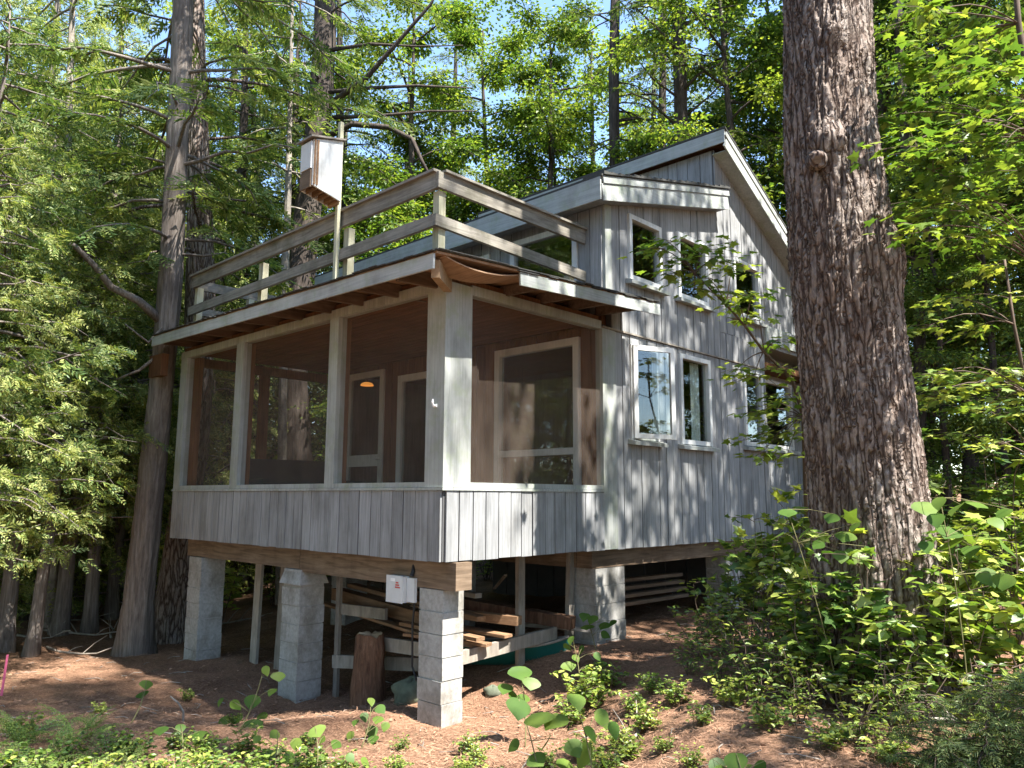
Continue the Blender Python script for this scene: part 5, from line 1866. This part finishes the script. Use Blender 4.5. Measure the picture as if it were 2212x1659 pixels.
def seedling(u, vbase, d, leaves, label, sz=.10, grp=None, lean=0.0):
    """leaves: (u, v, size factor) places that the leaf stalks reach"""
    x, y = px_h(u, d)
    b = np.array([x, y, G(x, y)])
    o = empty('seedling', tuple(b))
    tag(o, label, 'seedling', grp)
    tops = [px(lu, lv, d + srnd.uniform(-.12, .12)) - b for lu, lv, _ in leaves]
    hi = tops[int(np.argmax([t[2] for t in tops]))]
    t = np.linspace(0, 1, 7)[:, None]
    sp = np.array([0, 0, -.02]) * (1 - t) + hi * t + np.array([.02, .02, 0]) * np.sin(t * 3.1)
    MB().tube(sp, np.linspace(.006, .0025, 7), 5).obj('stem', M['stalk'], o, True)
    for tp, (_, _, f) in zip(tops, leaves):
        q = sp[np.argmin(np.abs(sp[:, 2] - (tp[2] - .05)))]
        if np.linalg.norm(tp - q) > .03:
            MB().tube([q, (q + tp) / 2 + (0, 0, .015), tp], [.0025, .002, .0015], 4).obj('stalk', M['stalk'], o)
        lf = link(bpy.data.objects.new('leaf', srnd.choice(LEAF)), o)
        lf.location = tuple(tp)
        a = math.atan2(CP[1] - b[1], CP[0] - b[0]) + srnd.uniform(-1.5, 1.5)
        lf.rotation_euler = (srnd.uniform(-.45, .45), srnd.uniform(.25, 1.0), a)
        s = sz * f * srnd.uniform(.75, 1.05)
        lf.scale = (s, s, s)


seedling(540, 1570, 6.9, [(570, 1440, .8), (600, 1452, .8), (592, 1488, .9), (548, 1502, 1.0), (500, 1515, .9), (480, 1508, .7), (575, 1540, .9), (520, 1545, 1.0), (545, 1555, 1.0), (480, 1550, .8), (500, 1572, .9)], 'tall seedling with heart shaped pale green leaves before the middle pier', .13)
seedling(315, 1590, 7.0, [(316, 1470, .7), (308, 1495, .8), (330, 1560, .5), (300, 1568, .5), (318, 1580, .5)], 'thin seedling with two bright leaves at its top beside the ferns', .12)
seedling(795, 1590, 6.6, [(800, 1508, .7), (815, 1525, .8), (785, 1540, .8), (770, 1555, .7), (820, 1548, .9), (800, 1570, 1.0), (835, 1560, .7), (760, 1580, .9), (810, 1590, .9)], 'leafy seedling in front of the standing log', .12)
seedling(1135, 1560, 6.4, [(1120, 1440, 1.6), (1150, 1465, 1.0), (1095, 1478, 1.0), (1105, 1492, 1.2), (1130, 1500, .8)], 'seedling with one very large round leaf before the canoe', .12)
seedling(1180, 1700, 4.75, [(1120, 1510, 1.5), (1165, 1540, 1.4), (1215, 1545, 1.5), (1120, 1600, 1.2), (1190, 1590, 1.5), (1230, 1600, 1.2), (1150, 1630, 1.3), (1210, 1640, 1.3), (1240, 1560, .9)], 'dark broad leaved seedling growing in the middle of the path', .10)
seedling(1285, 1700, 4.7, [(1240, 1500, 1.4), (1290, 1535, 1.4), (1320, 1560, 1.3), (1275, 1610, 1.6), (1300, 1640, 1.3), (1265, 1570, 1.1)], 'dark seedling with drooping leaves beside the broad leaved one', .10)
seedling(1605, 1660, 5.6, [(1590, 1562, 1.4), (1620, 1575, .9), (1640, 1610, .8), (1600, 1600, .8)], 'lanky seedling with one grey green leaf on the sunlit needles', .12)
seedling(1570, 1700, 4.7, [(1540, 1640, 1.3), (1590, 1628, 1.4), (1650, 1645, 1.3), (1560, 1655, 1.2), (1620, 1652, 1.2)], 'low seedling with wide dark leaves on the sunlit needles', .10)
seedling(1860, 1600, 5.1, [(1800, 1565, .9), (1840, 1560, 1.0), (1870, 1568, 1.0), (1890, 1550, .9), (1820, 1580, .8)], 'small seedling with shiny leaves at the edge of the thicket', .10)
seedling(420, 1640, 5.7, [(390, 1565, 1.0), (350, 1570, .9), (430, 1580, .9), (455, 1600, 1.0), (410, 1610, 1.0), (470, 1625, .8), (380, 1620, .9)], 'seedling with round leaves growing out of the ferns', .10)
seedling(600, 1650, 5.6, [(560, 1590, .9), (600, 1580, .9), (640, 1595, 1.0), (580, 1620, 1.0), (620, 1625, 1.0), (650, 1615, .8), (555, 1630, .9)], 'round leaved seedling on the sunlit ground before the middle pier', .09)
seedling(700, 1660, 5.5, [(680, 1570, 1.0), (700, 1590, .8), (730, 1600, .9), (690, 1620, 1.0), (750, 1630, .9), (780, 1640, .9)], 'seedling with oval leaves beside the round leaved one', .09)
seedling(2060, 1250, 5.5, [(1990, 1085, 1.3), (2030, 1075, 1.1), (2075, 1090, 1.2), (2110, 1085, 1.0), (2055, 1140, 1.2), (2080, 1165, 1.6), (2160, 1165, 1.4), (2100, 1180, 1.2), (2020, 1110, 1.0), (2180, 1100, 1.2), (2140, 1120, 1.0), (2000, 1170, 1.0), (2120, 1230, 1.2), (2170, 1240, 1.1)], 'tall dogwood stem with large pale leaves beside the huge pine', .12)
seedling(1800, 1250, 5.9, [(1755, 1140, 1.2), (1800, 1110, 1.0), (1830, 1150, 1.2), (1775, 1170, 1.0), (1850, 1130, .9), (1740, 1185, 1.2), (1815, 1190, 1.0), (1700, 1100, 1.0), (1690, 1150, 1.1), (1870, 1180, 1.0)], 'dogwood stem with pale leaves against the huge pine trunk', .12)
seedling(1290, 1450, 7.9, [(1265, 1325, 1.1), (1285, 1330, 1.0), (1310, 1345, .9), (1330, 1340, .9), (1270, 1350, .9), (1300, 1365, 1.0)], 'seedling with pale round leaves before the second pier', .12)
seedling(1250, 1480, 7.4, [(1235, 1375, .9), (1220, 1390, 1.0), (1260, 1395, 1.0), (1285, 1410, .9), (1240, 1415, .9), (1265, 1440, 1.0), (1225, 1430, .9), (1290, 1430, .9)], 'leafy seedling arching beside the canoe', .12)

# ------------------------------------------------------------------ litter, fallen branches
def litter():
    r = np.random.default_rng(77)
    n = 90000
    # denser near the viewer
    u = r.uniform(-150, 2350, n)
    d = 3.6 + 9.5 * r.random(n) ** 1.4
    dirs = (np.stack([(u - PCX) / FPX, np.full(n, (1070 - PCY) / FPX), np.ones(n)], -1)) @ RW.T
    P = CP[:2] + dirs[:, :2] * d[:, None]
    z = gz(P[:, 0], P[:, 1])
    B = np.column_stack([P, z + r.uniform(.004, .022, n)])
    a = r.uniform(0, 6.283, n)
    D = np.stack([np.cos(a), np.sin(a), r.normal(0, .16, n)], -1)
    Nn = np.array([0, 0, 1.0]) + r.standard_normal((n, 3)) * .35
    k = n * 9 // 10
    mb = MB()
    kites(mb, B[:k], D[:k], Nn[:k], r.uniform(.05, .12, k), np.full(k, .0045), .0)
    o = mb.obj('pine_needles', M['dead'])
    tag(o, 'orange brown pine needles strewn over the forest floor', 'needles', kind='stuff')
    mb = MB()
    kites(mb, B[k:k + 1800], D[k:k + 1800], Nn[k:k + 1800], r.uniform(.03, .065, 1800), r.uniform(.018, .04, 1800), .22, .0)
    o = mb.obj('dead_leaves', M['dead'])
    tag(o, 'curled brown dead leaves scattered on the ground', 'leaves', kind='stuff')

    tb = MB()
    for k in range(420):
        u_, d_ = r.uniform(-100, 2300), 3.8 + 9 * r.random() ** 1.3
        x, y = px_h(u_, d_)
        a_ = r.uniform(0, 6.28)
        l_ = r.uniform(.05, .30)
        p0 = np.array([x, y, G(x, y) + .012])
        p2 = np.array([x + l_ * math.cos(a_), y + l_ * math.sin(a_), 0])
        p2[2] = G(p2[0], p2[1]) + r.uniform(.008, .03)
        p1 = (p0 + p2) / 2 + np.array([r.normal() * .02, r.normal() * .02, .012])
        tb.tube([p0, p1, p2], [.005, .004, .002], 4, False)
    tag(tb.obj('twigs', M['bark_pale']), 'small broken twigs littering the forest floor', 'twigs', kind='stuff')


litter()
brr = random.Random(3)
for k, (u, v, d) in enumerate(((180, 1290, 14), (230, 1275, 15), (260, 1300, 13.5), (150, 1320, 13), (300, 1285, 15), (210, 1310, 13), (120, 1345, 12.5), (190, 1345, 11.5), (270, 1262, 16), (90, 1300, 15), (520, 1255, 14), (2030, 1500, 5.6), (1890, 1390, 6.2), (1360, 1540, 6.2))):
    x, y = px_h(u, d)
    a = brr.uniform(0, 3.14)
    L = brr.uniform(.7, 2.0) if d > 8 else .6
    dx, dy = math.cos(a) * L / 2, math.sin(a) * L / 2
    pts = []
    for q in range(6):
        t = q / 5 * 2 - 1
        X, Y = x + dx * t, y + dy * t
        pts.append((X + brr.uniform(-.04, .04), Y + brr.uniform(-.04, .04), G(X, Y) + .03 + (.25 * brr.random() * max(0, t) if d > 8 else 0)))
    b0 = pts[0]
    o = empty('fallen_branch', b0)
    tag(o, 'fallen bare branch lying on the needle covered forest floor', 'branch', 'fallen branches')
    P = np.array(pts) - np.array(b0)
    MB().tube(P, np.linspace(.022, .007, 6), 6).obj('stem', M['bark_pale'], o, True)
    for q in range(3):
        s = P[1 + q]
        e = s + np.array([brr.uniform(-.3, .3), brr.uniform(-.3, .3), brr.uniform(.02, .3)])
        MB().tube([s, (s + e) / 2 + (0, 0, .02), e], [.009, .006, .003], 5).obj('side_branch', M['bark_pale'], o)
